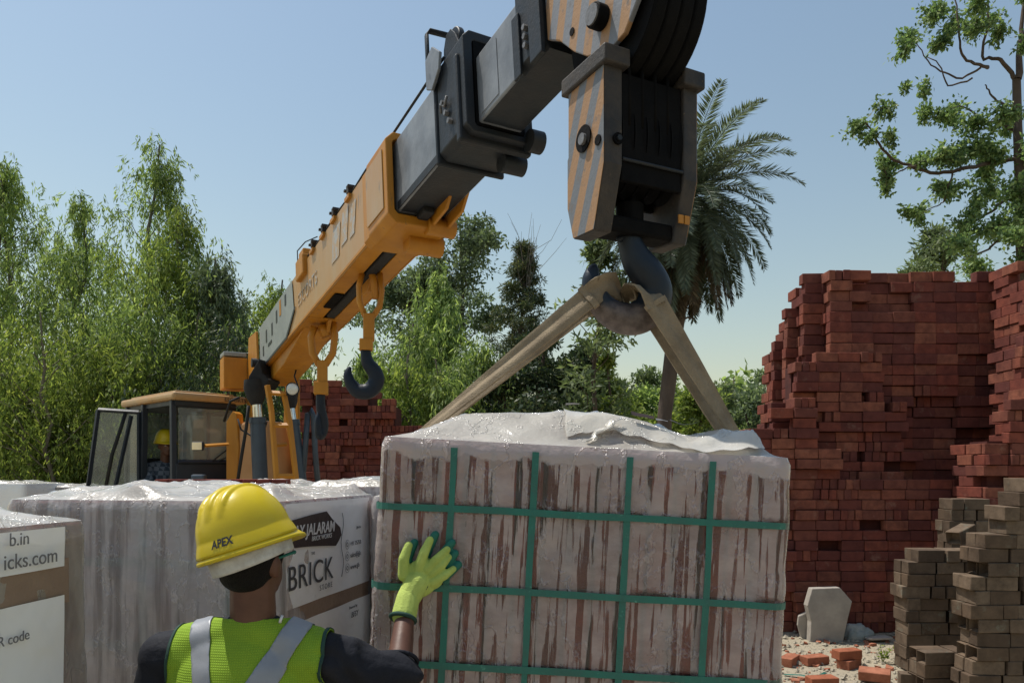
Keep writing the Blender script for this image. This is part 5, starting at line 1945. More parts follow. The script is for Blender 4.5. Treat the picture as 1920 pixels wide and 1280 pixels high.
pane('window_pane', [KP(0.05, -0.03, ZW + 0.03), KP(CW - 0.03, -0.03, ZW + 0.03), KP(CW - 0.03, -0.005, ZR - 0.07), KP(0.05, -0.005, ZR - 0.07)], QB)
pane('window_pane', [KP(CW, 0.04, ZW + 0.03), KP(CW, CL - 0.05, ZW + 0.03), KP(CW, CL - 0.05, ZR - 0.06), KP(CW, 0.04, ZR - 0.06)], QF)
pane('window_pane', [KP(0.05, CL, ZW + 0.03), KP(CW - 0.05, CL, ZW + 0.03), KP(CW - 0.05, CL, ZR - 0.06), KP(0.05, CL, ZR - 0.06)], QB)
pane('window_pane', [KP(0.0, 0.90, ZW - 0.4), KP(0.0, CL - 0.04, ZW - 0.4), KP(0.0, CL - 0.04, ZR - 0.06), KP(0.0, 0.88, ZR - 0.06)], QF)
# wiper
MB().tube([KP(0.40, -0.07, ZW + 0.02), KP(0.60, -0.06, ZW + 0.17)], 0.008, 5).build('wiper', M['rubber'], crane)
MB().tube([KP(0.48, -0.07, ZW + 0.02), KP(0.64, -0.06, ZW + 0.10)], 0.007, 5).build('wiper', M['rubber'], crane)
# seat, console, steering wheel
MB().box(KP(0.33, 0.95, 1.22), (0.42, 0.42, 0.12), Matrix.Rotation(R(47), 3, 'Z')).build('seat', M['rubber'], crane, bevel=0.03)
MB().box(KP(0.33, 1.20, 1.52), (0.42, 0.10, 0.60), Matrix.Rotation(R(47), 3, 'Z')).build('seat_back', M['rubber'], crane, bevel=0.03)
mb = MB()
mb.tube([KP(0.33 + 0.17 * math.cos(t * 0.3927), 0.42 + 0.12 * math.sin(t * 0.3927), 1.56 + 0.08 * math.sin(t * 0.3927)) for t in range(17)], 0.013, 8)
mb.build('steering_wheel', M['rubber'], crane, smooth=True)
MB().cyl(KP(0.33, 0.12, 1.3), KP(0.33, 0.42, 1.56), 0.03, 10).build('steering_column', M['rubber'], crane, smooth=40)
MB().box(KP(0.34, 0.06, 1.50), (0.62, 0.16, 0.24), Matrix.Rotation(R(47), 3, 'Z')).build('dashboard', M['cab'], crane, bevel=0.03)
# open door, hinged on the middle pillar
h0 = KP(-0.03, 0.82, 0)
de = V((-0.95, -0.30, 0)).normalized()
dn_ = V((de.y, -de.x, 0))
DWd = 0.54


def DP(s, z):
    return h0 + de * s + UP * z


loop = [(0.02, 1.52), (0.02, 2.34), (0.44, 2.36), (DWd, 1.50), (DWd - 0.01, 1.44), (0.06, 1.44)]
mb = MB()
for i in range(len(loop)):
    a_, b_ = loop[i], loop[(i + 1) % len(loop)]
    mb.tube([DP(*a_), DP(*b_)], 0.026, 4, up=dn_)
cdoor = mb.build('cab_door', M['cab'], crane, bevel=0.004)
MB().prism([DP(*p) for p in loop], dn_ * 0.005).build('door_pane', M['glass'], cdoor)
mb = MB()
mb.prism([DP(0.02, 1.43), DP(DWd, 1.43), DP(DWd - 0.02, 0.98), DP(0.04, 0.98)], dn_ * 0.03)
mb.build('door_panel', M['cab'], cdoor, bevel=0.008)
MB().tube([DP(0.36, 1.50), DP(0.30, 1.85), DP(0.24, 2.05), DP(0.16, 2.33)], 0.020, 8).build('door_strut', M['rubber'], cdoor, smooth=True)
MB().tube([DP(0.27, 1.46), DP(0.10, 2.30)], 0.022, 4, up=dn_).build('door_bar', M['cab'], cdoor)
# mirror on an arm
mc = KP(0.30, -0.36, 1.96)
mir = MB().box(W(371, 836, 7.7), (0.135, 0.05, 0.095), Matrix.Rotation(R(-12), 3, 'Z')).build('mirror', M['cab'], crane, bevel=0.018)
MB().box(W(371, 836, 7.7) - V((0, 0.026, 0)), (0.115, 0.004, 0.078), Matrix.Rotation(R(-12), 3, 'Z')).build('mirror_glass', M['chrome'], mir)
MB().tube([W(384, 835, 7.7), W(428, 832, 7.9)], 0.024, 4, flat=0.7, up=UP).build('mirror_arm', M['orange'], mir)
MB().box(W(373, 898, 7.75), (0.14, 0.1, 0.10)).build('work_lamp', M['cylinder'], crane, bevel=0.02)
MB().box(W(398, 905, 7.8), (0.30, 0.12, 0.05)).build('bumper', M['orange'], crane, bevel=0.01)

# ================================================================== people
def face_head(mb, c, f, up, s=1.0, nose=True):
    """A head with face, nose and ears fused into the body mesh. c: centre, f: facing."""
    f = V(f).normalized()
    up = (V(up) - f * V(up).dot(f)).normalized()
    rt = f.cross(up)
    Mx = Matrix((rt, f, up)).transposed()
    mb.ellipsoid(c + up * 0.020 * s, (0.075 * s, 0.094 * s, 0.098 * s), Mx)
    mb.ellipsoid(c + f * 0.028 * s - up * 0.045 * s, (0.058 * s, 0.062 * s, 0.072 * s), Mx)
    mb.ellipsoid(c + f * 0.062 * s - up * 0.092 * s, (0.030 * s, 0.026 * s, 0.022 * s), Mx)          # chin
    mb.capsule(c + f * 0.090 * s + up * 0.002 * s, c + f * 0.106 * s - up * 0.032 * s, 0.008 * s, 0.013 * s)  # nose
    mb.capsule(c + f * 0.084 * s - up * 0.062 * s - rt * 0.018 * s, c + f * 0.084 * s - up * 0.062 * s + rt * 0.018 * s, 0.008 * s)  # mouth
    for sg in (-1, 1):
        mb.ellipsoid(c + rt * sg * 0.078 * s - f * 0.006 * s - up * 0.012 * s, (0.010 * s, 0.020 * s, 0.032 * s), Mx)  # ears
        mb.ellipsoid(c + f * 0.078 * s + rt * sg * 0.032 * s + up * 0.018 * s, (0.022 * s, 0.014 * s, 0.008 * s), Mx)  # brow
    return rt, f, up


def eyes(parent, c, rt, f, up, s=1.0):
    for sg in (-1, 1):
        e = c + f * 0.083 * s + rt * sg * 0.031 * s + up * 0.002 * s
        MB().ellipsoid(e, (0.011 * s, 0.011 * s, 0.007 * s)).build('eye', M['print_white'], parent, smooth=True)
        MB().ellipsoid(e + f * 0.008 * s, (0.005 * s, 0.005 * s, 0.005 * s)).build('pupil', M['decal_black'], parent, smooth=True)


def helmet(parent, c, f, up, s=1.0, detail=True, text=None, band=True):
    """Hard hat: ridged shell, rim with peak at the front, white head band below."""
    f = V(f).normalized()
    up = (V(up) - f * V(up).dot(f)).normalized()
    rt = f.cross(up)
    A, B, H = 0.137 * s, 0.117 * s, 0.163 * s

    def surf(ph, t, off=0.0):
        # t: 0 rim, 1 crown
        z = math.sin(t * math.pi / 2) ** 0.92
        rr = math.cos(t * math.pi / 2) ** 0.80
        x, y = rr * math.cos(ph), rr * math.sin(ph)
        lat = y * B
        ridge = 0.0
        if detail:
            up_w = max(0.0, min((z - 0.52) / 0.25, 1.0))
            for y0, hh, ww in ((0.0, 0.0080, 0.012), (0.036, 0.0065, 0.009), (-0.036, 0.0065, 0.009)):
                q = abs(lat - y0 * s) / (ww * s)
                ridge += hh * s * max(0.0, 1 - q ** 2) ** 0.5 * up_w if q < 1 else 0
        n = (f * (x / A) + rt * (y / B) + up * (z / H))
        n = n.normalized()
        flare = 0.010 * s * max(0, 1 - t * 8)
        return c + f * (x * A * 1.0) + rt * (y * B) + up * (z * H) + n * (off + ridge) + (f * x + rt * y) * flare
    nu, nv = 144, 60
    g = [[surf(2 * math.pi * j / nu, i / nv * 0.999) for j in range(nu + 1)] for i in range(nv + 1)]
    mb = MB()
    mb.sheet(g)
    sh = mb.build('helmet', M['helmet'], parent, smooth=70, solid=0.003 * s)
    # rim and peak
    prof = []
    gg = []
    for j in range(nu + 1):
        ph = 2 * math.pi * j / nu
        front = max(0.0, math.cos(ph))
        wid = (0.013 + 0.036 * front ** 3) * s
        base = c + f * (A * math.cos(ph)) + rt * (B * math.sin(ph))
        out = (f * math.cos(ph) + rt * math.sin(ph)).normalized()
        drop = -0.008 * s - 0.012 * s * front ** 2
        row = [base + out * 0.004 * s + up * 0.010 * s, base + out * wid * 0.75 + up * (0.002 * s + drop * 0.7), base + out * wid + up * (drop + 0.001 * s), base + out * (wid + 0.003 * s) + up * (drop - 0.006 * s),
               base + out * (wid - 0.003 * s) + up * (drop - 0.010 * s), base + out * wid * 0.6 + up * (drop * 0.7 - 0.007 * s), base - out * 0.004 * s - up * 0.006 * s]
        gg.append(row)
    mr = MB()
    mr.sheet(gg)
    mr.build('helmet_rim', M['helmet'], sh, smooth=True)
    if band:
        gb = []
        for i in range(5):
            z = -0.006 - 0.042 * i / 4
            row = []
            for j in range(nu + 1):
                ph = 2 * math.pi * j / nu
                k = 0.90 - 0.02 * i / 4
                row.append(c + f * (A * k * math.cos(ph)) + rt * (B * k * math.sin(ph)) + up * (z - 0.010 * max(0, -math.cos(ph))) * s)
            gb.append(row)
        MB().sheet(gb).build('head_band', M['helmet_band'], parent, smooth=True, solid=0.003)
    if text:
        me = text_mesh(text[0], text[1], M['decal_black'], 0.0, 'CENTER', 0.12, 1.05, 0.0008)
        ph0, t0 = text[2], text[3]
        for v in me.vertices:
            ph = ph0 - v.co.x / 0.118
            t = t0 + v.co.y / 0.21
            v.co = surf(ph, t, 0.0032)
        link('lettering', me, sh)
    return sh


# ---------------------------------------------------------------- the worker in the foreground
wk = thing('person', 'worker in yellow helmet and lime safety vest, gloved hand on the hanging load', 'person', (-0.70, 1.93, 0))
HC = V((-0.676, 1.925, 1.425))            # head centre
HF = V((0.33, 0.94, 0.12))                # facing right and away
TXC = -0.706
sl = V((-0.905, 1.945, 1.165)); sr = V((-0.505, 1.945, 1.165))
er = V((-0.318, 2.055, 1.080)); wr = W(760, 1150, 2.205)
el = V((-0.985, 1.96, 0.91)); wl = V((-0.955, 2.10, 0.73))


def torso(mb, g=0.0):
    mb.ellipsoid((TXC, 1.945, 1.055), (0.190 + g, 0.118 + g, 0.20))
    mb.ellipsoid((TXC, 1.945, 0.86), (0.165 + g, 0.112 + g, 0.21))
    mb.capsule(sl, sr, 0.066 + g * .6, 0.066 + g * .6)
    for sh_ in (sl, sr):
        mb.capsule(V((-0.675, 1.935, 1.235)), sh_.lerp(V((-0.69, 1.94, 1.23)), 0.18), 0.050 + g * .7, 0.056 + g * .7)


body = MB()
torso(body, -0.010)
body.ellipsoid((TXC, 1.945, 0.72), (0.165, 0.118, 0.13))
body.capsule(V((-0.678, 1.945, 1.20)), HC - V((0, 0, 0.05)), 0.061, 0.057)
rt, hf, hu = face_head(body, HC, HF, (0.05, -0.06, 1))
body.capsule(sr, er, 0.044, 0.040)
body.capsule(er, wr, 0.040, 0.029)
body.capsule(sl, el, 0.052, 0.042)
body.capsule(el, wl, 0.040, 0.028)
for k in range(4):      # left hand, relaxed at the side
    b0 = wl + V((-0.02 + 0.014 * k, 0.02, -0.06))
    body.capsule(b0, b0 + V((0, 0.018, -0.05 - 0.006 * (1.5 - abs(k - 1.5)))), 0.0085, 0.007)
body.ellipsoid(wl + V((0, 0.012, -0.045)), (0.036, 0.018, 0.045))
body.capsule(wl + V((0.025, 0.02, -0.03)), wl + V((0.045, 0.045, -0.065)), 0.010, 0.008)
for sg in (-1, 1):
    hip = V((TXC + sg * 0.09, 1.945, 0.70)); kn = V((TXC + sg * 0.105, 1.955, 0.40)); an = V((TXC + sg * 0.11, 1.93, 0.07))
    body.capsule(hip, kn, 0.085, 0.056)
    body.capsule(kn, an, 0.054, 0.036)
    body.capsule(an, an + V((0, 0.13, -0.035)), 0.036, 0.028)
me = organic(body, 0.0075, 5)
me.materials.append(M['skin'])
link('body', me, wk)
eyes(wk, HC, rt, hf, hu)
# hair at the back of the head
hb = MB()
Mx = Matrix((rt, hf, hu)).transposed()
hb.ellipsoid(HC + hu * 0.022 - hf * 0.012, (0.082, 0.096, 0.100), Mx)
hb.ellipsoid(HC - hu * 0.034 - hf * 0.034, (0.066, 0.054, 0.046), Mx)
mh = organic(hb, 0.006, 3)
bm = bmesh.new(); bm.from_mesh(mh)
# keep hair off the face and above the nape line
bmesh.ops.bisect_plane(bm, geom=bm.verts[:] + bm.edges[:] + bm.faces[:], plane_co=HC + hf * 0.040, plane_no=hf + hu * -0.15, clear_outer=True)
bmesh.ops.bisect_plane(bm, geom=bm.verts[:] + bm.edges[:] + bm.faces[:], plane_co=HC - hu * 0.070, plane_no=-hu + hf * 0.30, clear_outer=True)
bm.to_mesh(mh); bm.free()
mh.materials.append(M['hair'])
link('hair', mh, wk)
# shirt
st = MB()
torso(st, 0.010)
st.ellipsoid((TXC, 1.945, 0.72), (0.178, 0.130, 0.14))
st.capsule(sr, sr.lerp(er, 0.92), 0.070, 0.064)
st.capsule(sr - V((0.04, 0, 0.05)), sr.lerp(er, 0.4) - V((0, 0, 0.01)), 0.06, 0.064)
st.capsule(sr.lerp(er, .55), sr.lerp(er, 1.0) + V((0.010, 0.0, 0.004)), 0.058, 0.058)
st.capsule(sl, sl.lerp(el, 0.75), 0.066, 0.060)
ms_ = organic(st, 0.0075, 5)
bm = bmesh.new(); bm.from_mesh(ms_)
nk = V((-0.678, 1.95, 1.262))
for v in bm.verts:      # folds
    p = v.co
    dsl = min((p - sr.lerp(er, t)).length for t in (0, .25, .5, .75, 1))
    if dsl < 0.11 and p.x > -0.53:
        v.co = p + v.normal * (0.007 * math.sin(p.x * 75 + p.z * 60 + 3 * noise.noise(p * 12)) * min(1, (p.x + 0.53) / 0.05))
    else:
        v.co = p + v.normal * 0.003 * noise.noise(p * 14)
geom = bm.verts[:] + bm.edges[:] + bm.faces[:]
bmesh.ops.bisect_plane(bm, geom=geom, plane_co=er + V((0.0, 0.034, 0.050)), plane_no=V((0.35, 0.45, 1.0)) if False else V((0.15, 0.75, 0.85)), clear_outer=False)
bm.to_mesh(ms_); bm.free()
ms_.materials.append(M['shirt'])
shirt = link('shirt', ms_, wk)
# forearm leaves the sleeve: hem ring
d_ = (wr - er).normalized()
hem = er + d_ * 0.052
mb = MB()
mb.tube([hem + (d_.orthogonal().normalized() * math.cos(a) + d_.cross(d_.orthogonal().normalized()) * math.sin(a)) * 0.050 for a in [k * math.pi / 12 for k in range(25)]], 0.006, 8, cap=False)
mb.build('sleeve_hem', M['shirt'], wk, smooth=True)
# collar ring of the shirt
mb = MB()
mb.tube([nk + V((0.073 * math.cos(a), 0.066 * math.sin(a), -0.012 + 0.004 * math.sin(a - 1.57))) for a in [k * math.pi / 14 for k in range(29)]], 0.011, 8, cap=False)
mb.build('shirt_collar', M['shirt'], wk, smooth=True)
# white cord at the neck
mb = MB()
mb.tube([V((-0.598, 1.905, 1.262)), V((-0.593, 1.895, 1.272)), V((-0.590, 1.90, 1.283))], 0.004, 6)
mb.build('neck_cord', M['print_white'], wk, smooth=True)


def vest_material():
    m, nt, b = nodes_of('lime_mesh_vest')
    vec = coords(nt)
    f = noise_tex(nt, vec, 7, 5)
    col = mix(nt, ramp(nt, f, [(0.3, 0.0), (0.7, 1.0)]), (0.30, 0.455, 0.035), (0.23, 0.36, 0.03))
    wv = N(nt, 'ShaderNodeTexWave', bands_direction='Z')
    wv.inputs['Scale'].default_value = 55
    wv.inputs['Distortion'].default_value = 0.6
    nt.links.new(vec, wv.inputs['Vector'])
    wx = N(nt, 'ShaderNodeTexWave', bands_direction='X')
    wx.inputs['Scale'].default_value = 55
    nt.links.new(vec, wx.inputs['Vector'])
    h = mix(nt, 1.0, wv.outputs['Fac'], wx.outputs['Fac'], 'MULTIPLY')
    col = mix(nt, ramp(nt, h, [(0.0, 0.30), (0.4, 0.0)]), col, (0.08, 0.17, 0.01))
    nt.links.new(col, b.inputs['Base Color'])
    b.inputs['Roughness'].default_value = 0.8
    b.inputs['Specular IOR Level'].default_value = 0.2
    bump(nt, b, h, 0.5, 0.003)
    return m


M['vest'] = vest_material()


def shell_from(me0, planes, off, mat, name, parent, solid=0.003, wave=0.0):
    """Part of a garment cut out by planes (point, outward normal) and lifted off the surface."""
    bm = bmesh.new()
    bm.from_mesh(me0)
    for co, no in planes:
        bmesh.ops.bisect_plane(bm, geom=bm.verts[:] + bm.edges[:] + bm.faces[:], plane_co=V(co), plane_no=V(no), clear_outer=True)
    bm.normal_update()
    for v in bm.verts:
        v.co = v.co + v.normal * (off + wave * noise.noise(v.co * 9))
    me = bpy.data.meshes.new(name)
    bm.to_mesh(me)
    bm.free()
    me.materials.append(mat)
    o = link(name, me, parent)
    if solid:
        q = o.modifiers.new('s', 'SOLIDIFY')
        q.thickness = solid
        q.offset = 1
    return o


def vx(px):
    return (px - 960) / FPX * 1.84


# armholes and neck opening
vest_planes = [((vx(303), 1.9, 1.2), (-1, 0.0, 0.10)), ((vx(598), 1.9, 1.2), (1, 0.0, -0.06)), ((TXC, 1.9, 0.70), (0, 0, -1)),
               ((-0.678, 1.93, 1.262), (0.0, 0.18, 1.0))]
vest = shell_from(ms_, vest_planes, 0.007, M['vest'], 'vest', wk, 0.003, 0.004)


def stripe(px0, px1, px0b, px1b):
    """reflective band on the back between two slanted lines (rows 1180 and 1280 of the photograph)"""
    za, zb = EYE + (HORIZON - 1180) / FPX * 1.84, EYE + (HORIZON - 1280) / FPX * 1.84
    p0, p0b = V((vx(px0), 1.9, za)), V((vx(px0b), 1.9, zb))
    p1, p1b = V((vx(px1), 1.9, za)), V((vx(px1b), 1.9, zb))
    d0, d1 = (p0b - p0), (p1b - p1)
    n0 = V((0, 1, 0)).cross(d0).normalized()
    n1 = V((0, 1, 0)).cross(d1).normalized()
    if n0.x > 0:
        n0 = -n0
    if n1.x < 0:
        n1 = -n1
    return shell_from(ms_, vest_planes + [(p0, n0), (p1, n1)], 0.0125, M['silver'], 'reflective_stripe', vest, 0.0015, 0.004)


stripe(337, 380, 368, 402)
stripe(523, 571, 462, 518)
for co, no, nm in ((vest_planes[0][0], vest_planes[0][1], 'vest_piping'), (vest_planes[1][0], vest_planes[1][1], 'vest_piping')):
    sg = -1 if no[0] < 0 else 1
    shell_from(ms_, [(co, no), (V(co) - V(no) * 0.007, -V(no)), vest_planes[2], vest_planes[3]], 0.011, M['piping'], nm, vest, 0.002, 0.004)
# trousers and shoes
tr = MB()
tr.ellipsoid((TXC, 1.945, 0.70), (0.172, 0.126, 0.13))
for sg in (-1, 1):
    hip = V((TXC + sg * 0.09, 1.945, 0.70)); kn = V((TXC + sg * 0.105, 1.955, 0.40)); an = V((TXC + sg * 0.11, 1.93, 0.10))
    tr.capsule(hip, kn, 0.094, 0.070)
    tr.capsule(kn, an, 0.070, 0.058)
me = organic(tr, 0.011, 4); me.materials.append(M['trousers']); link('trousers', me, wk)
for sg in (-1, 1):
    an = V((TXC + sg * 0.11, 1.91, 0.05))
    q = MB(); q.capsule(an, an + V((0, 0.17, -0.005)), 0.046, 0.042)
    me = organic(q, 0.01, 2); me.materials.append(M['shoe']); link('shoe', me, wk)
# helmet
HU = V((-0.42, -0.28, 1.0)).normalized()
helmet(wk, V((-0.682, 1.915, 1.462)), HF, HU, 0.94, True, ('APEX', 0.0215, R(163), 0.055))
# safety glasses: temple arm seen beside the cheek
gl = HC + rt * 0.078 + hu * 0.010
MB().tube([gl - hf * 0.01, gl + hf * 0.075, HC + rt * 0.064 + hf * 0.090 + hu * 0.004], [0.004, 0.004, 0.006], 8).build('safety_glasses', M['glove_green'], wk, smooth=True)
gq = HC - rt * 0.078 + hu * 0.010
MB().tube([gq - hf * 0.01, gq + hf * 0.075, HC - rt * 0.060 + hf * 0.098 + hu * 0.004], [0.004, 0.005, 0.009], 8).build('safety_glasses', M['glove_green'], wk, smooth=True)

# gloved right hand, palm on the load
GY = 2.262
def G(px, py, dy=0.0):
    return W(px, py, GY + dy)
gk = GY / FPX
gv = MB()
gv.capsule(G(758, 1152, -0.062), G(765, 1122, -0.035), 23 * gk, 22 * gk)       # cuff
gv.capsule(G(765, 1122, -0.030), G(782, 1092, -0.012), 22 * gk, 24 * gk)
Mx = Matrix.Rotation(R(28), 3, 'Y')
gv.ellipsoid(G(789, 1083, -0.006), (33 * gk, 0.022, 38 * gk), Mx)
gv.ellipsoid(G(801, 1075, -0.004), (34 * gk, 0.020, 28 * gk), Matrix.Rotation(R(40), 3, 'Y'))
fingers = [
    [(757, 1078, 13), (757, 1048, 11.5), (766, 1022, 9)],               # thumb
    [(785, 1066, 12), (795, 1036, 11), (806, 1012, 8.5)],               # index
    [(802, 1066, 12), (820, 1047, 10.5), (838, 1030, 8.0)],             # middle
    [(810, 1074, 11.5), (828, 1059, 10), (841, 1044, 7.5)],             # ring
    [(812, 1090, 11), (834, 1078, 9.5), (850, 1066, 7.0)],              # little
]
for k, fg in enumerate(fingers):
    dz = [-0.014, -0.020, -0.010]
    for i in range(2):
        gv.capsule(G(fg[i][0], fg[i][1], dz[i]), G(fg[i + 1][0], fg[i + 1][1], dz[i + 1]), fg[i][2] * gk * 0.88, fg[i + 1][2] * gk * 0.88)
me = organic(gv, 0.0030, 2)
me.materials.append(M['glove'])
glove = link('glove', me, wk)
gp = MB()
off = [(11, -5), (10, -10), (9, -13), (12, -7), (9, -8)]
for k, fg in enumerate(fingers):
    ox, oy = off[k]
    gp.capsule(G(fg[1][0] + ox * .6, fg[1][1] + oy * .3, 0.004), G(fg[2][0] + ox, fg[2][1] + oy, 0.006), 9.5 * gk, 8.0 * gk)
    gp.capsule(G(fg[0][0] + ox * .4, fg[0][1], 0.008), G(fg[1][0] + ox * .6, fg[1][1] + oy * .3, 0.004), 9.5 * gk, 9.5 * gk)
gp.ellipsoid(G(793, 1080, 0.008), (34 * gk, 0.014, 36 * gk), Mx)
me = organic(gp, 0.0036, 2)
me.materials.append(M['glove_green'])
link('palm_coating', me, glove)
cf = G(757, 1153, -0.064)
ax = (G(765, 1122, -0.035) - cf).normalized()
o1 = ax.orthogonal().normalized(); o2 = ax.cross(o1)
mb = MB()
mb.tube([cf - ax * 0.010 + (o1 * math.cos(a) + o2 * math.sin(a)) * (22.6 * gk) for a in [k * math.pi / 14 for k in range(29)]], 0.0065, 8, cap=False)
mb.build('cuff_hem', M['piping'], glove, smooth=True)
# printed emblem on the back of the glove: small dark bars
for k in range(5):
    c = G(778 + 5.5 * k, 1088 + 3.4 * k, -0.031 + 0.0006 * k)
    MB().box(c, (0.005, 0.0012, 0.012 + 0.004 * (k % 2)), Matrix.Rotation(R(30), 3, 'Y')).build('printed_mark', M['piping'], glove)
for k in range(3):
    c = G(788 + 4 * k, 1080 + 3 * k, -0.031)
    MB().box(c, (0.006, 0.0012, 0.003), Matrix.Rotation(R(30), 3, 'Y')).build('printed_mark', M['piping'], glove)

# ---------------------------------------------------------------- crane operator
OC = KP(0.27, 0.90, 0)
op = thing('person', 'crane operator in yellow helmet and checked shirt seated inside the cab', 'person', OC)
of = -QB
b2 = MB()
hc = OC + V((0, 0, 1.96)) + of * 0.02
b2.ellipsoid(OC + UP * 1.55, (0.19, 0.13, 0.22), Matrix.Rotation(R(47), 3, 'Z'))
b2.ellipsoid(OC + UP * 1.32, (0.18, 0.14, 0.14), Matrix.Rotation(R(47), 3, 'Z'))
b2.capsule(OC + UP * 1.72, hc - UP * 0.05, 0.055, 0.055)
rt2, f2_, u2 = face_head(b2, hc, of, UP, 1.0)
for sg in (-1, 1):
    sh_ = OC + UP * 1.70 + QF * sg * 0.19
    eb = OC + UP * 1.46 + QF * sg * 0.22 + of * 0.14
    ha = OC + UP * 1.56 + QF * sg * 0.10 + of * 0.40
    b2.capsule(sh_, eb, 0.055, 0.045)
    b2.capsule(eb, ha, 0.042, 0.030)
    b2.ellipsoid(ha + of * 0.04, (0.035, 0.035, 0.025))
    for k in range(4):
        fb = ha + of * 0.055 + QF * (0.012 * (k - 1.5))
        b2.capsule(fb, fb + of * 0.03 - UP * 0.025, 0.009, 0.008)
    b2.capsule(ha - QF * sg * 0.02 + of * 0.03, ha - QF * sg * 0.045 + of * 0.05, 0.009, 0.008)
    kn = OC + UP * 1.34 + QF * sg * 0.12 + of * 0.42
    b2.capsule(OC + UP * 1.30 + QF * sg * 0.09, kn, 0.085, 0.062)
    b2.capsule(kn, kn - UP * 0.36 + of * 0.05, 0.055, 0.04)
    b2.capsule(kn - UP * 0.37 + of * 0.05, kn - UP * 0.38 + of * 0.17, 0.035, 0.03)
me = organic(b2, 0.012, 4); me.materials.append(M['skin']); link('body', me, op)
eyes(op, hc, rt2, f2_, u2)


def check_material():
    m, nt, b = nodes_of('checked_shirt')
    vec = coords(nt, False, (9, 9, 9))
    ck = N(nt, 'ShaderNodeTexChecker')
    ck.inputs['Scale'].default_value = 2.2
    ck.inputs['Color1'].default_value = (0.13, 0.15, 0.18, 1)
    ck.inputs['Color2'].default_value = (0.035, 0.05, 0.07, 1)
    nt.links.new(vec, ck.inputs['Vector'])
    nt.links.new(ck.outputs[0], b.inputs['Base Color'])
    b.inputs['Roughness'].default_value = 0.85
    return m


sh2 = MB()
sh2.ellipsoid(OC + UP * 1.55, (0.205, 0.145, 0.23), Matrix.Rotation(R(47), 3, 'Z'))
for sg in (-1, 1):
    a_ = OC + UP * 1.70 + QF * sg * 0.19
    e_ = OC + UP * 1.46 + QF * sg * 0.22 + of * 0.14
    sh2.capsule(a_, e_, 0.066, 0.056)
    sh2.capsule(OC + UP * 1.74, a_, 0.06, 0.062)
me = organic(sh2, 0.012, 3); me.materials.append(check_material()); link('shirt', me, op)
t2 = MB()
t2.ellipsoid(OC + UP * 1.32, (0.19, 0.15, 0.145), Matrix.Rotation(R(47), 3, 'Z'))
for sg in (-1, 1):
    kn = OC + UP * 1.34 + QF * sg * 0.12 + of * 0.42
    t2.capsule(OC + UP * 1.30 + QF * sg * 0.09, kn, 0.092, 0.072)
    t2.capsule(kn, kn - UP * 0.33 + of * 0.04, 0.066, 0.052)
me = organic(t2, 0.012, 3); me.materials.append(M['trousers']); link('trousers', me, op)
helmet(op, hc + UP * 0.045, of, UP, 0.98, False, None, False)

# ================================================================== trees
def leaf_cloud(name, mat, parent, P, D, Lf, Wf, rs):
    """P: leaf bases, D: directions, Lf/Wf: lengths and widths; one folded diamond per leaf"""
    n = len(P)
    D = D / np.linalg.norm(D, axis=1, keepdims=True)
    rnd = rs.normal(size=(n, 3))
    S = np.cross(D, rnd)
    S /= np.linalg.norm(S, axis=1, keepdims=True) + 1e-9
    U = np.cross(S, D)
    L = Lf[:, None]
    Wd = Wf[:, None]
    v = np.empty((n, 4, 3), dtype=np.float32)
    v[:, 0] = P
    v[:, 1] = P + D * L * 0.45 + S * Wd * 0.5 + U * Wd * 0.12
    v[:, 2] = P + D * L
    v[:, 3] = P + D * L * 0.45 - S * Wd * 0.5 + U * Wd * 0.12
    me = bpy.data.meshes.new(name)
    me.vertices.add(n * 4)
    me.vertices.foreach_set('co', v.reshape(-1))
    me.loops.add(n * 4)
    me.loops.foreach_set('vertex_index', np.arange(n * 4, dtype=np.int32))
    me.polygons.add(n)
    me.polygons.foreach_set('loop_start', np.arange(0, n * 4, 4, dtype=np.int32))
    me.polygons.foreach_set('loop_total', np.full(n, 4, dtype=np.int32))
    me.materials.append(mat)
    me.update(calc_edges=True)
    return link(name, me, parent)


def limb(mb, p0, p1, r0, r1, rs, wob=0.08, seg=6, n=4, sag=0.0):
    pts, rad = [], []
    L = (V(p1) - V(p0)).length
    for k in range(n + 1):
        t = k / n
        q = V(p0).lerp(V(p1), t)
        if 0 < k < n:
            q += V(rs.normal(size=3)) * wob * L * 0.4
        q.z += sag * L * math.sin(math.pi * t)
        pts.append(q)
        rad.append(r0 + (r1 - r0) * t)
    mb.tube(pts, rad, seg, cap=False)
    return pts


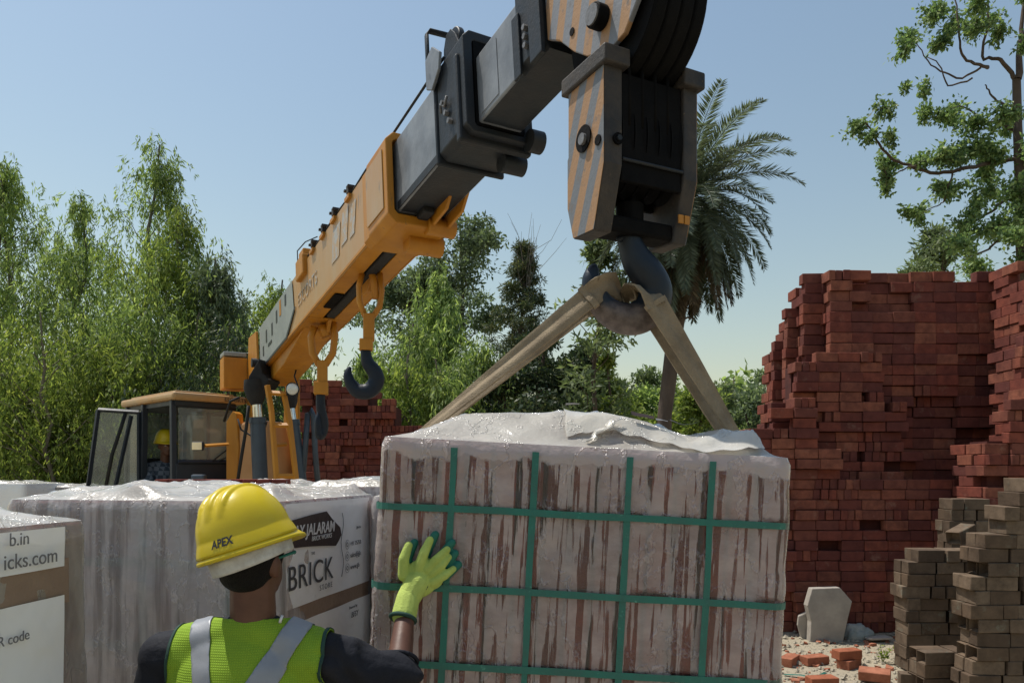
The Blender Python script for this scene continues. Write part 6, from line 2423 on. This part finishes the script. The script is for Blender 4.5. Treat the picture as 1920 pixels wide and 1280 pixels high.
def make_tree(name, label, base, H, R0, prof, clumps, leaves, mat, seed, bark='bark', t0=0.12, droop=0.0, leaf=(0.15, 0.035),
              clump=(0.5, 0.5), up=0.35, trunk=0.14, group='trees behind the yard', strands=False, lean=(0, 0), kind_cat='tree', spread=1.0, trunks=1):
    """prof(t): crown radius factor at height fraction t; clumps of leaves ride on limbs that leave the trunk."""
    rs = np.random.RandomState(seed)
    t = thing(name, label, kind_cat, (base[0], base[1], 0), group=group)
    wood = MB()
    B = V((base[0], base[1], -0.05))
    stems = []
    for s in range(trunks):
        tp = V((base[0] + lean[0] + rs.normal() * R0 * 0.12 + (s - (trunks - 1) / 2) * R0 * 0.7, base[1] + lean[1] + rs.normal() * 0.3, H * (1.0 if s == trunks // 2 else rs.uniform(0.72, 0.95))))
        n = 9
        pts = []
        for k in range(n + 1):
            f = k / n
            q = B.lerp(tp, f) + V((rs.normal(), rs.normal(), 0)) * 0.028 * H * math.sin(math.pi * f) * 0.6
            pts.append(q)
        wood.tube(pts, [trunk * (1 - 0.88 * k / n) + 0.008 for k in range(n + 1)], 8, cap=False)
        stems.append(pts)
    P, D, LL, WW = [], [], [], []
    per = max(1, leaves // clumps)
    for c in range(clumps):
        pts = stems[c % trunks]
        n = len(pts) - 1
        f = t0 + (1 - t0) * (rs.rand() ** 0.85)
        f = min(f, 0.995)
        k = min(int(f * n), n - 1)
        ax = pts[k].lerp(pts[k + 1], f * n - k)
        ang = rs.rand() * 2 * math.pi
        rr = R0 * prof(f) * (rs.rand() ** 0.55) * rs.uniform(0.75, 1.12)
        cen = ax + V((math.cos(ang) * rr, math.sin(ang) * rr * spread, rr * up * rs.uniform(0.2, 1.0)))
        fb = max(0.05, f - rr * 0.5 / H - 0.03)
        kb = min(int(fb * n), n - 1)
        ab = pts[kb].lerp(pts[kb + 1], fb * n - kb)
        limb(wood, ab, cen, max(0.012, trunk * (1 - fb) * 0.35), 0.006, rs, 0.10, 5, 3, 0.06)
        sc = rs.uniform(0.65, 1.25) * (0.6 + 0.4 * prof(f))
        m = int(per * rs.uniform(0.6, 1.4))
        if strands:
            # hanging strands: short drooping twigs dressed with narrow leaves
            ns = max(1, m // 16)
            for s in range(ns):
                o = np.array(cen) + rs.normal(size=3) * np.array([clump[0], clump[0], clump[1] * 0.8]) * sc
                ln = rs.uniform(0.3, 0.95) * sc
                dv = np.array([rs.normal() * 0.28, rs.normal() * 0.28, -1.0])
                tt = rs.rand(16) * ln
                pp = o[None, :] + tt[:, None] * dv[None, :] + rs.normal(size=(16, 3)) * 0.035
                dd = rs.normal(size=(16, 3)) * 0.42 + np.array([dv[0], dv[1], -0.9])
                P.append(pp); D.append(dd)
                LL.append(leaf[0] * rs.uniform(0.6, 1.3, 16)); WW.append(leaf[1] * rs.uniform(0.7, 1.3, 16))
        else:
            g = rs.normal(size=(m, 3))
            g /= np.linalg.norm(g, axis=1, keepdims=True) + 1e-9
            g *= (rs.rand(m) ** 0.45)[:, None]
            pp = np.array(cen)[None, :] + g * np.array([clump[0], clump[0], clump[1]]) * sc
            dd = rs.normal(size=(m, 3)) + g * 0.7 + np.array([0, 0, -droop])
            P.append(pp); D.append(dd)
            LL.append(leaf[0] * rs.uniform(0.6, 1.3, m)); WW.append(leaf[1] * rs.uniform(0.7, 1.3, m))
    wood.build('trunk', M[bark], t, smooth=True, clean=False)
    leaf_cloud('crown', M[mat], t, np.vstack(P), np.vstack(D), np.concatenate(LL), np.concatenate(WW), rs)
    return t


def pf_tall(f):        # narrow, wavering eucalyptus crown
    return max(0.10, (0.55 + 0.45 * math.sin(f * 3.0)) * (1 - f ** 3) ** 0.6 + 0.12 * math.sin(f * 19))


def pf_cone(f):
    return max(0.04, (1 - f) ** 0.85)


def pf_round(f):
    return max(0.1, math.sin(max(0.0, min(1.0, (f - 0.1) / 0.95)) * math.pi) ** 0.6)


def pf_bush(f):
    return max(0.2, (1 - f * f) ** 0.5)


def gx(px, Y):
    return ((px - 960) / FPX * Y, Y)


# --- tall eucalyptus screen on the left
euc = [
    (40, 325, 19.0, 2.3, 'leaf_euc', 'tall feathery eucalyptus at the far left edge'),
    (-70, 300, 18.5, 2.2, 'leaf_euc', 'eucalyptus partly cut off by the left edge of the picture'),
    (258, 262, 18.0, 1.75, 'leaf_euc', 'tallest pointed eucalyptus of the left group'),
    (172, 372, 18.6, 1.35, 'leaf_euc', 'slim eucalyptus just left of the tallest one'),
    (345, 398, 17.5, 1.7, 'leaf_bright', 'light green eucalyptus just right of the tallest one'),
    (412, 486, 17.0, 1.0, 'leaf_grey', 'thin grey-green eucalyptus nearest the boom on its left'),
    (505, 530, 20.0, 1.5, 'leaf_bright', 'pale eucalyptus showing behind the foot of the boom'),
]
for k, (px, py, Y, r0, mt, lab) in enumerate(euc):
    H = pyZ(py, Y)
    make_tree('eucalyptus_tree', lab, gx(px, Y), H, r0 * 1.15, pf_tall, 84, 18500, mt, 100 + k, 'bark_pale', 0.16, 0, (0.15, 0.030), (0.28, 0.40), 0.45, 0.10, 'eucalyptus screen on the left', True)
# lower yellow-green growth in front of them
low = [
    (25, 665, 15.5, 1.9, 'leaf_bright', 'bushy yellow-green young tree at the left edge above the far pallets'),
    (112, 598, 15.0, 1.7, 'leaf_bright', 'sunlit yellow-green young tree left of the cab door'),
    (205, 645, 15.8, 1.8, 'leaf_bright', 'leafy young tree directly above the open cab door'),
    (292, 560, 16.2, 1.6, 'leaf_euc', 'dense dark-leaved young tree above the cab roof'),
    (385, 610, 15.2, 1.6, 'leaf_dark', 'dense young tree between cab roof and boom foot'),
    (470, 600, 16.4, 1.6, 'leaf_euc', 'young tree hidden partly by the boom foot'),
]
for k, (px, py, Y, r0, mt, lab) in enumerate(low):
    H = pyZ(py, Y)
    make_tree('young_tree', lab, gx(px, Y), H, r0, pf_bush, 80, 20000, mt, 200 + k, 'bark_pale', 0.02, 0, (0.13, 0.032), (0.34, 0.40), 0.3, 0.05, 'young trees below the eucalyptus', True, trunks=3)

# --- trees between boom and palm
make_tree('round_tree', 'grey-green round-headed tree right behind the boom collar', gx(850, 22), pyZ(432, 22), 2.1, pf_round, 60, 17000, 'leaf_grey', 301, 'bark', 0.35, 0.1, (0.13, 0.06), (0.60, 0.32), 0.35, 0.14)
make_tree('round_tree', 'small grey-green tree between boom and weeping green tree', gx(758, 21), pyZ(520, 21), 1.9, pf_round, 50, 14000, 'leaf_grey', 302, 'bark', 0.25, 0.1, (0.13, 0.06), (0.55, 0.34), 0.35, 0.12)
make_tree('weeping_tree', 'bright weeping green tree in front of the round grey-green tree', gx(830, 17.5), pyZ(518, 17.5), 1.35, pf_tall, 90, 26000, 'leaf_euc', 303, 'bark_pale', 0.08, 0, (0.17, 0.038), (0.28, 0.42), 0.35, 0.09, strands=True)
make_tree('weeping_tree', 'sunlit yellow-green bush beside the auxiliary hook', gx(780, 14.6), pyZ(668, 14.6), 0.95, pf_bush, 60, 13000, 'leaf_bright', 304, 'bark_pale', 0.02, 0, (0.15, 0.036), (0.22, 0.30), 0.3, 0.05, strands=True, trunks=3)
make_tree('weeping_tree', 'green weeping tree behind the dark crane hook', gx(715, 16.5), pyZ(600, 16.5), 1.2, pf_bush, 70, 17000, 'leaf_euc', 305, 'bark_pale', 0.03, 0, (0.16, 0.038), (0.28, 0.36), 0.3, 0.07, strands=True, trunks=2)
make_tree('weeping_tree', 'low green tree above the left end of the hanging load', gx(855, 15.2), pyZ(650, 15.2), 1.0, pf_bush, 60, 13000, 'leaf_euc', 306, 'bark_pale', 0.03, 0, (0.15, 0.036), (0.24, 0.32), 0.3, 0.05, strands=True, trunks=2)
ct = make_tree('conifer_tree', 'dark conifer with bare twigs at its tip, left of the hook', gx(972, 19), pyZ(455, 19), 2.15, pf_cone, 170, 30000, 'leaf_conifer', 310, 'bark', 0.10, 0.2, (0.13, 0.028), (0.36, 0.20), 0.30, 0.10)
rs = np.random.RandomState(4)
mb = MB()
tipb = V((gx(985, 19)[0], 19, pyZ(520, 19)))
for k in range(16):
    e = tipb + V((rs.normal() * 0.45 + 0.15, rs.normal() * 0.3, rs.uniform(0.5, 1.75)))
    limb(mb, tipb + V((rs.normal() * .1, 0, rs.uniform(-.4, .3))), e, 0.008, 0.003, rs, 0.12, 4, 3)
mb.build('bare_twigs', M['bark_pale'], ct, smooth=True, clean=False)
make_tree('dark_tree', 'broad dark evergreen behind the left leg of the sling', gx(1000, 16), pyZ(628, 16), 1.85, pf_bush, 90, 24000, 'leaf_dark', 312, 'bark', 0.05, 0.1, (0.12, 0.05), (0.42, 0.30), 0.3, 0.14, trunks=2)
make_tree('dark_tree', 'dark evergreen low behind the middle of the load', gx(1085, 17), pyZ(665, 17), 1.3, pf_bush, 60, 14000, 'leaf_dark', 313, 'bark', 0.04, 0.1, (0.12, 0.05), (0.36, 0.28), 0.3, 0.12)
make_tree('leafy_tree', 'open light-green tree with pinnate leaves framed by the hook', gx(1118, 15), pyZ(425, 15), 0.95, pf_tall, 46, 3600, 'leaf_pale', 314, 'bark', 0.30, 0.15, (0.17, 0.055), (0.34, 0.26), 0.55, 0.07)
make_tree('leafy_tree', 'olive-green bush right of the dark evergreen', gx(1130, 15.5), pyZ(650, 15.5), 0.8, pf_bush, 40, 8000, 'leaf_bright', 315, 'bark', 0.04, 0.1, (0.13, 0.05), (0.30, 0.28), 0.3, 0.06, trunks=2)
for k, (px, py, Y, r0, mt, lab) in enumerate([
        (1185, 690, 24, 1.3, 'leaf_pale', 'distant pale tree left of the palm trunk'),
        (1215, 700, 22, 1.0, 'leaf_euc', 'distant green tree touching the palm trunk on its left'),
        (1300, 715, 25, 1.6, 'leaf_pale', 'distant pale tree just right of the palm trunk'),
        (1365, 700, 26, 1.7, 'leaf_euc', 'distant green tree behind the right leg of the sling'),
        (1425, 692, 23, 1.4, 'leaf_grey', 'distant dark tree touching the left end of the brick stack'),
        (1270, 735, 20, 1.2, 'leaf_bright', 'low sunlit bush at the foot of the palm'),
        (1150, 735, 19, 1.2, 'leaf_bright', 'low yellow-green bush over the middle of the load')]):
    make_tree('distant_tree', lab, gx(px, Y), pyZ(py, Y), r0, pf_bush, 46, 11000, mt, 330 + k, 'bark', 0.04, 0.1, (0.17, 0.06), (0.45, 0.40), 0.3, 0.09, 'distant trees near the palm', trunks=2)
make_tree('leafy_tree', 'pale green tree peeping over the top of the tall brick stack', gx(1745, 15), pyZ(437, 15), 1.45, pf_round, 34, 7000, 'leaf_pale', 350, 'bark', 0.45, 0.3, (0.15, 0.045), (0.36, 0.28), 0.3, 0.10)

# far belt of woodland that closes the view low down
rs = np.random.RandomState(77)
n = 60000
X = rs.uniform(-30, 12, n)
Yw = rs.uniform(27, 31, n)
hgt = 3.6 + 1.1 * np.sin(X * 0.9) + 0.8 * np.sin(X * 2.3 + 1) + 0.5 * np.sin(X * 5.1)
Z = rs.rand(n) ** 0.8 * hgt
P = np.stack([X, Yw, Z], 1)
leafw = leaf_cloud('far_woodland', M['leaf_euc'], None, P, rs.normal(size=(n, 3)), 0.34 * rs.uniform(.6, 1.3, n), 0.16 * rs.uniform(.7, 1.3, n), rs)
tag(leafw, 'far belt of green woodland behind the trees', 'woodland', kind='stuff')

# --- date palm
PY = 14.0
palm = thing('palm_tree', 'tall date palm with drooping grey-green fronds behind the hook block', 'palm', (W(1243, 800, PY).x, PY, 0), group='trees behind the yard')
pc0 = W(1282, 372, PY)
mb = MB()
pts = [V((W(1238, 900, PY).x, PY, -0.05)), W(1246, 780, PY), W(1262, 650, PY), W(1276, 520, PY), W(1282, 430, PY), W(1283, 375, PY)]
mb.tube(pts, [0.19, 0.135, 0.145, 0.20, 0.25, 0.20], 14)
mb.build('trunk', M['bark'], palm, smooth=True)
rs = np.random.RandomState(12)
# old leaf bases sheath the upper trunk
mb = MB()
for k in range(120):
    f = rs.rand()
    q = pts[2].lerp(pts[5], f)
    a = rs.rand() * 6.283
    d = V((math.cos(a), math.sin(a), 0))
    mb.tube([q + d * 0.13, q + d * 0.24 + UP * 0.06, q + d * (0.30 + .05 * rs.rand()) + UP * 0.02], [0.035, 0.03, 0.012], 5, flat=0.4)
mb.build('leaf_bases', M['bark'], palm, smooth=True, clean=False)


def frond(az, el, L, droop, mat, seed, hang=0.0):
    r = np.random.RandomState(seed)
    d = np.array([math.cos(az) * math.cos(el), math.sin(az) * math.cos(el), math.sin(el)])
    p = np.array(pc0) + d * 0.12
    n = 30
    path = [p.copy()]
    for k in range(n):
        d = d + np.array([0, 0, -droop * (0.4 + 1.3 * k / n) / n])
        d /= np.linalg.norm(d)
        p = p + d * L / n
        path.append(p.copy())
    mb = MB()
    mb.tube([V(q) for q in path], [0.016 * (1 - 0.85 * k / n) for k in range(n + 1)], 4, cap=False)
    for k in range(3, n + 1):
        t = path[k] - path[k - 1]
        t /= np.linalg.norm(t)
        side = np.cross(t, [0, 0, 1.0])
        ns = np.linalg.norm(side)
        side = side / ns if ns > 1e-3 else np.array([1.0, 0, 0])
        upv = np.cross(side, t)
        ll = 0.36 * math.sin(math.pi * (0.12 + 0.82 * k / n)) ** 0.7 * L / 2.1
        for sg in (-1, 1):
            for q in range(4):
                b = path[k - 1] + (path[k] - path[k - 1]) * (q / 4.0 + r.rand() * 0.2)
                dd = side * sg * 0.75 + t * 0.62 + upv * r.uniform(-.05, .35) + np.array([0, 0, -0.10 - hang]) + r.normal(size=3) * 0.07
                dd /= np.linalg.norm(dd)
                w_ = np.cross(dd, upv + r.normal(size=3) * 0.3)
                w_ /= np.linalg.norm(w_) + 1e-9
                w_ *= 0.012
                l2 = ll * r.uniform(.8, 1.15)
                mb.add([b, b + dd * l2 * .4 + w_, b + dd * l2, b + dd * l2 * .4 - w_], [(0, 1, 2, 3)])
    return mb.build('frond', M[mat], palm, smooth=False, clean=False)


for k in range(86):
    az = k * 2.39996 + rs.normal() * 0.15
    f = k / 85
    el = R(62) - R(122) * f ** 0.85 + rs.normal() * 0.06
    frond(az, el, rs.uniform(1.75, 2.15), 0.9 + 0.9 * f, 'frond', 500 + k)
for k in range(34):
    az = k * 2.39996 + 0.7
    frond(az, R(-48) - R(34) * rs.rand(), rs.uniform(1.7, 2.3), 1.2, 'frond_dry' if k % 5 < 3 else 'frond', 600 + k, 0.5)

# --- broad-leaved tree at the top right, its limbs traced where they stand
TY = 10.5
rt_ = thing('broadleaf_tree', 'broad-leaved tree with open branches at the top right', 'tree', (W(1912, 600, TY).x, TY + .2, 0), group='trees behind the yard')
rs = np.random.RandomState(31)
wood = MB()


def TP(px, py, dy=0.0):
    return W(px, py, TY) + V((0, dy, 0))


base = V((W(1925, 600, TY).x, TY + 0.2, -0.05))
wood.tube([base, TP(1925, 700), TP(1921, 520), TP(1914, 420), TP(1912, 330), TP(1908, 240), TP(1906, 150)], [0.12, 0.11, 0.095, 0.078, 0.068, 0.060, 0.055], 10, cap=False)
paths = [
    ([(1906, 150), (1912, 90), (1916, 40), (1924, -40)], 0.062),
    ([(1906, 152), (1890, 132), (1868, 112), (1850, 98), (1852, 40), (1842, -20)], 0.040),
    ([(1868, 112), (1838, 128), (1818, 108), (1800, 92), (1796, 40), (1792, -10)], 0.030),
    ([(1838, 128), (1800, 150), (1770, 138), (1742, 112), (1720, 80)], 0.018),
    ([(1818, 150), (1780, 158), (1752, 128), (1735, 108)], 0.014),
    ([(1912, 300), (1870, 300), (1810, 318), (1758, 324), (1716, 312), (1680, 296), (1646, 274), (1630, 252), (1615, 238)], 0.040),
    ([(1716, 312), (1690, 318), (1670, 335), (1658, 345)], 0.012),
    ([(1790, 322), (1772, 352), (1778, 372), (1750, 388), (1722, 404)], 0.014),
    ([(1914, 360), (1880, 380), (1850, 400), (1810, 430), (1790, 455)], 0.030),
    ([(1910, 240), (1880, 232), (1850, 220), (1820, 205), (1790, 205)], 0.030),
    ([(1912, 420), (1880, 440), (1850, 470), (1800, 485)], 0.030),
    ([(1908, 200), (1880, 190), (1860, 172), (1846, 160)], 0.024),
]
for pts_, r0 in paths:
    q0 = [TP(px, py, rs.normal() * 0.06) for px, py in pts_]
    q = []
    for i in range(len(q0) - 1):
        a0, a1, a2, a3 = q0[max(i - 1, 0)], q0[i], q0[i + 1], q0[min(i + 2, len(q0) - 1)]
        for k in range(4):
            t_ = k / 4
            q.append(0.5 * (2 * a1 + (a2 - a0) * t_ + (2 * a0 - 5 * a1 + 4 * a2 - a3) * t_ * t_ + (3 * a1 - a0 - 3 * a2 + a3) * t_ ** 3) + V(rs.normal(size=3)) * 0.008)
    q.append(q0[-1])
    wood.tube(q, [r0 * 0.75 * (1 - 0.75 * k / (len(q) - 1)) + 0.003 for k in range(len(q))], 7, cap=False)
cl = [(1608, 235, 30), (1632, 228, 28), (1628, 262, 22), (1662, 262, 24), (1655, 335, 22), (1668, 350, 16), (1690, 290, 34), (1722, 296, 38), (1752, 300, 34), (1690, 322, 20), (1712, 398, 24), (1742, 388, 26), (1765, 352, 26),
      (1790, 300, 40), (1800, 340, 40), (1830, 280, 46), (1850, 330, 46), (1880, 300, 44), (1822, 236, 42), (1852, 236, 40), (1884, 250, 36), (1800, 190, 34), (1776, 178, 28), (1740, 165, 22), (1832, 180, 34),
      (1722, 68, 28), (1704, 74, 16), (1740, 40, 32), (1758, 12, 32), (1782, 52, 36), (1762, 84, 28), (1806, 26, 34), (1812, 66, 32), (1842, 40, 28), (1838, 88, 26), (1870, 30, 24), (1904, 14, 22), (1880, 120, 22), (1740, 100, 18),
      (1820, 388, 40), (1858, 382, 42), (1896, 372, 40), (1800, 428, 36), (1842, 438, 44), (1884, 436, 44), (1915, 420, 40), (1826, 480, 40), (1872, 486, 44), (1912, 486, 44), (1782, 472, 32), (1748, 480, 26), (1722, 140, 16), (1920, 300, 34), (1918, 220, 26),
      (1900, 330, 36), (1860, 280, 40), (1770, 10, 24)]
P, D, LL, WW = [], [], [], []
for (px, py, rp) in cl:
    r0 = rp * TY / FPX
    c = np.array(TP(px, py, rs.normal() * 0.35))
    nb = 7
    for b in range(nb):
        g = rs.normal(size=3); g /= np.linalg.norm(g)
        e = c + g * r0 * rs.uniform(.5, 1.0)
        limb(wood, V(c), V(e), 0.007, 0.003, rs, 0.15, 4, 2)
        m = int(46 * (rp / 30.0) ** 1.5)
        f = rs.rand(m)[:, None]
        pp = c[None, :] + (e - c)[None, :] * f + rs.normal(size=(m, 3)) * r0 * 0.17
        P.append(pp); D.append(rs.normal(size=(m, 3)) + g[None, :] * 0.6 + np.array([0, 0, -0.35]))
        LL.append(0.072 * rs.uniform(.6, 1.25, m)); WW.append(0.038 * rs.uniform(.7, 1.3, m))
wood.build('trunk', M['bark'], rt_, smooth=True, clean=False)
leaf_cloud('crown', M['leaf_broad'], rt_, np.vstack(P), np.vstack(D), np.concatenate(LL), np.concatenate(WW), rs)
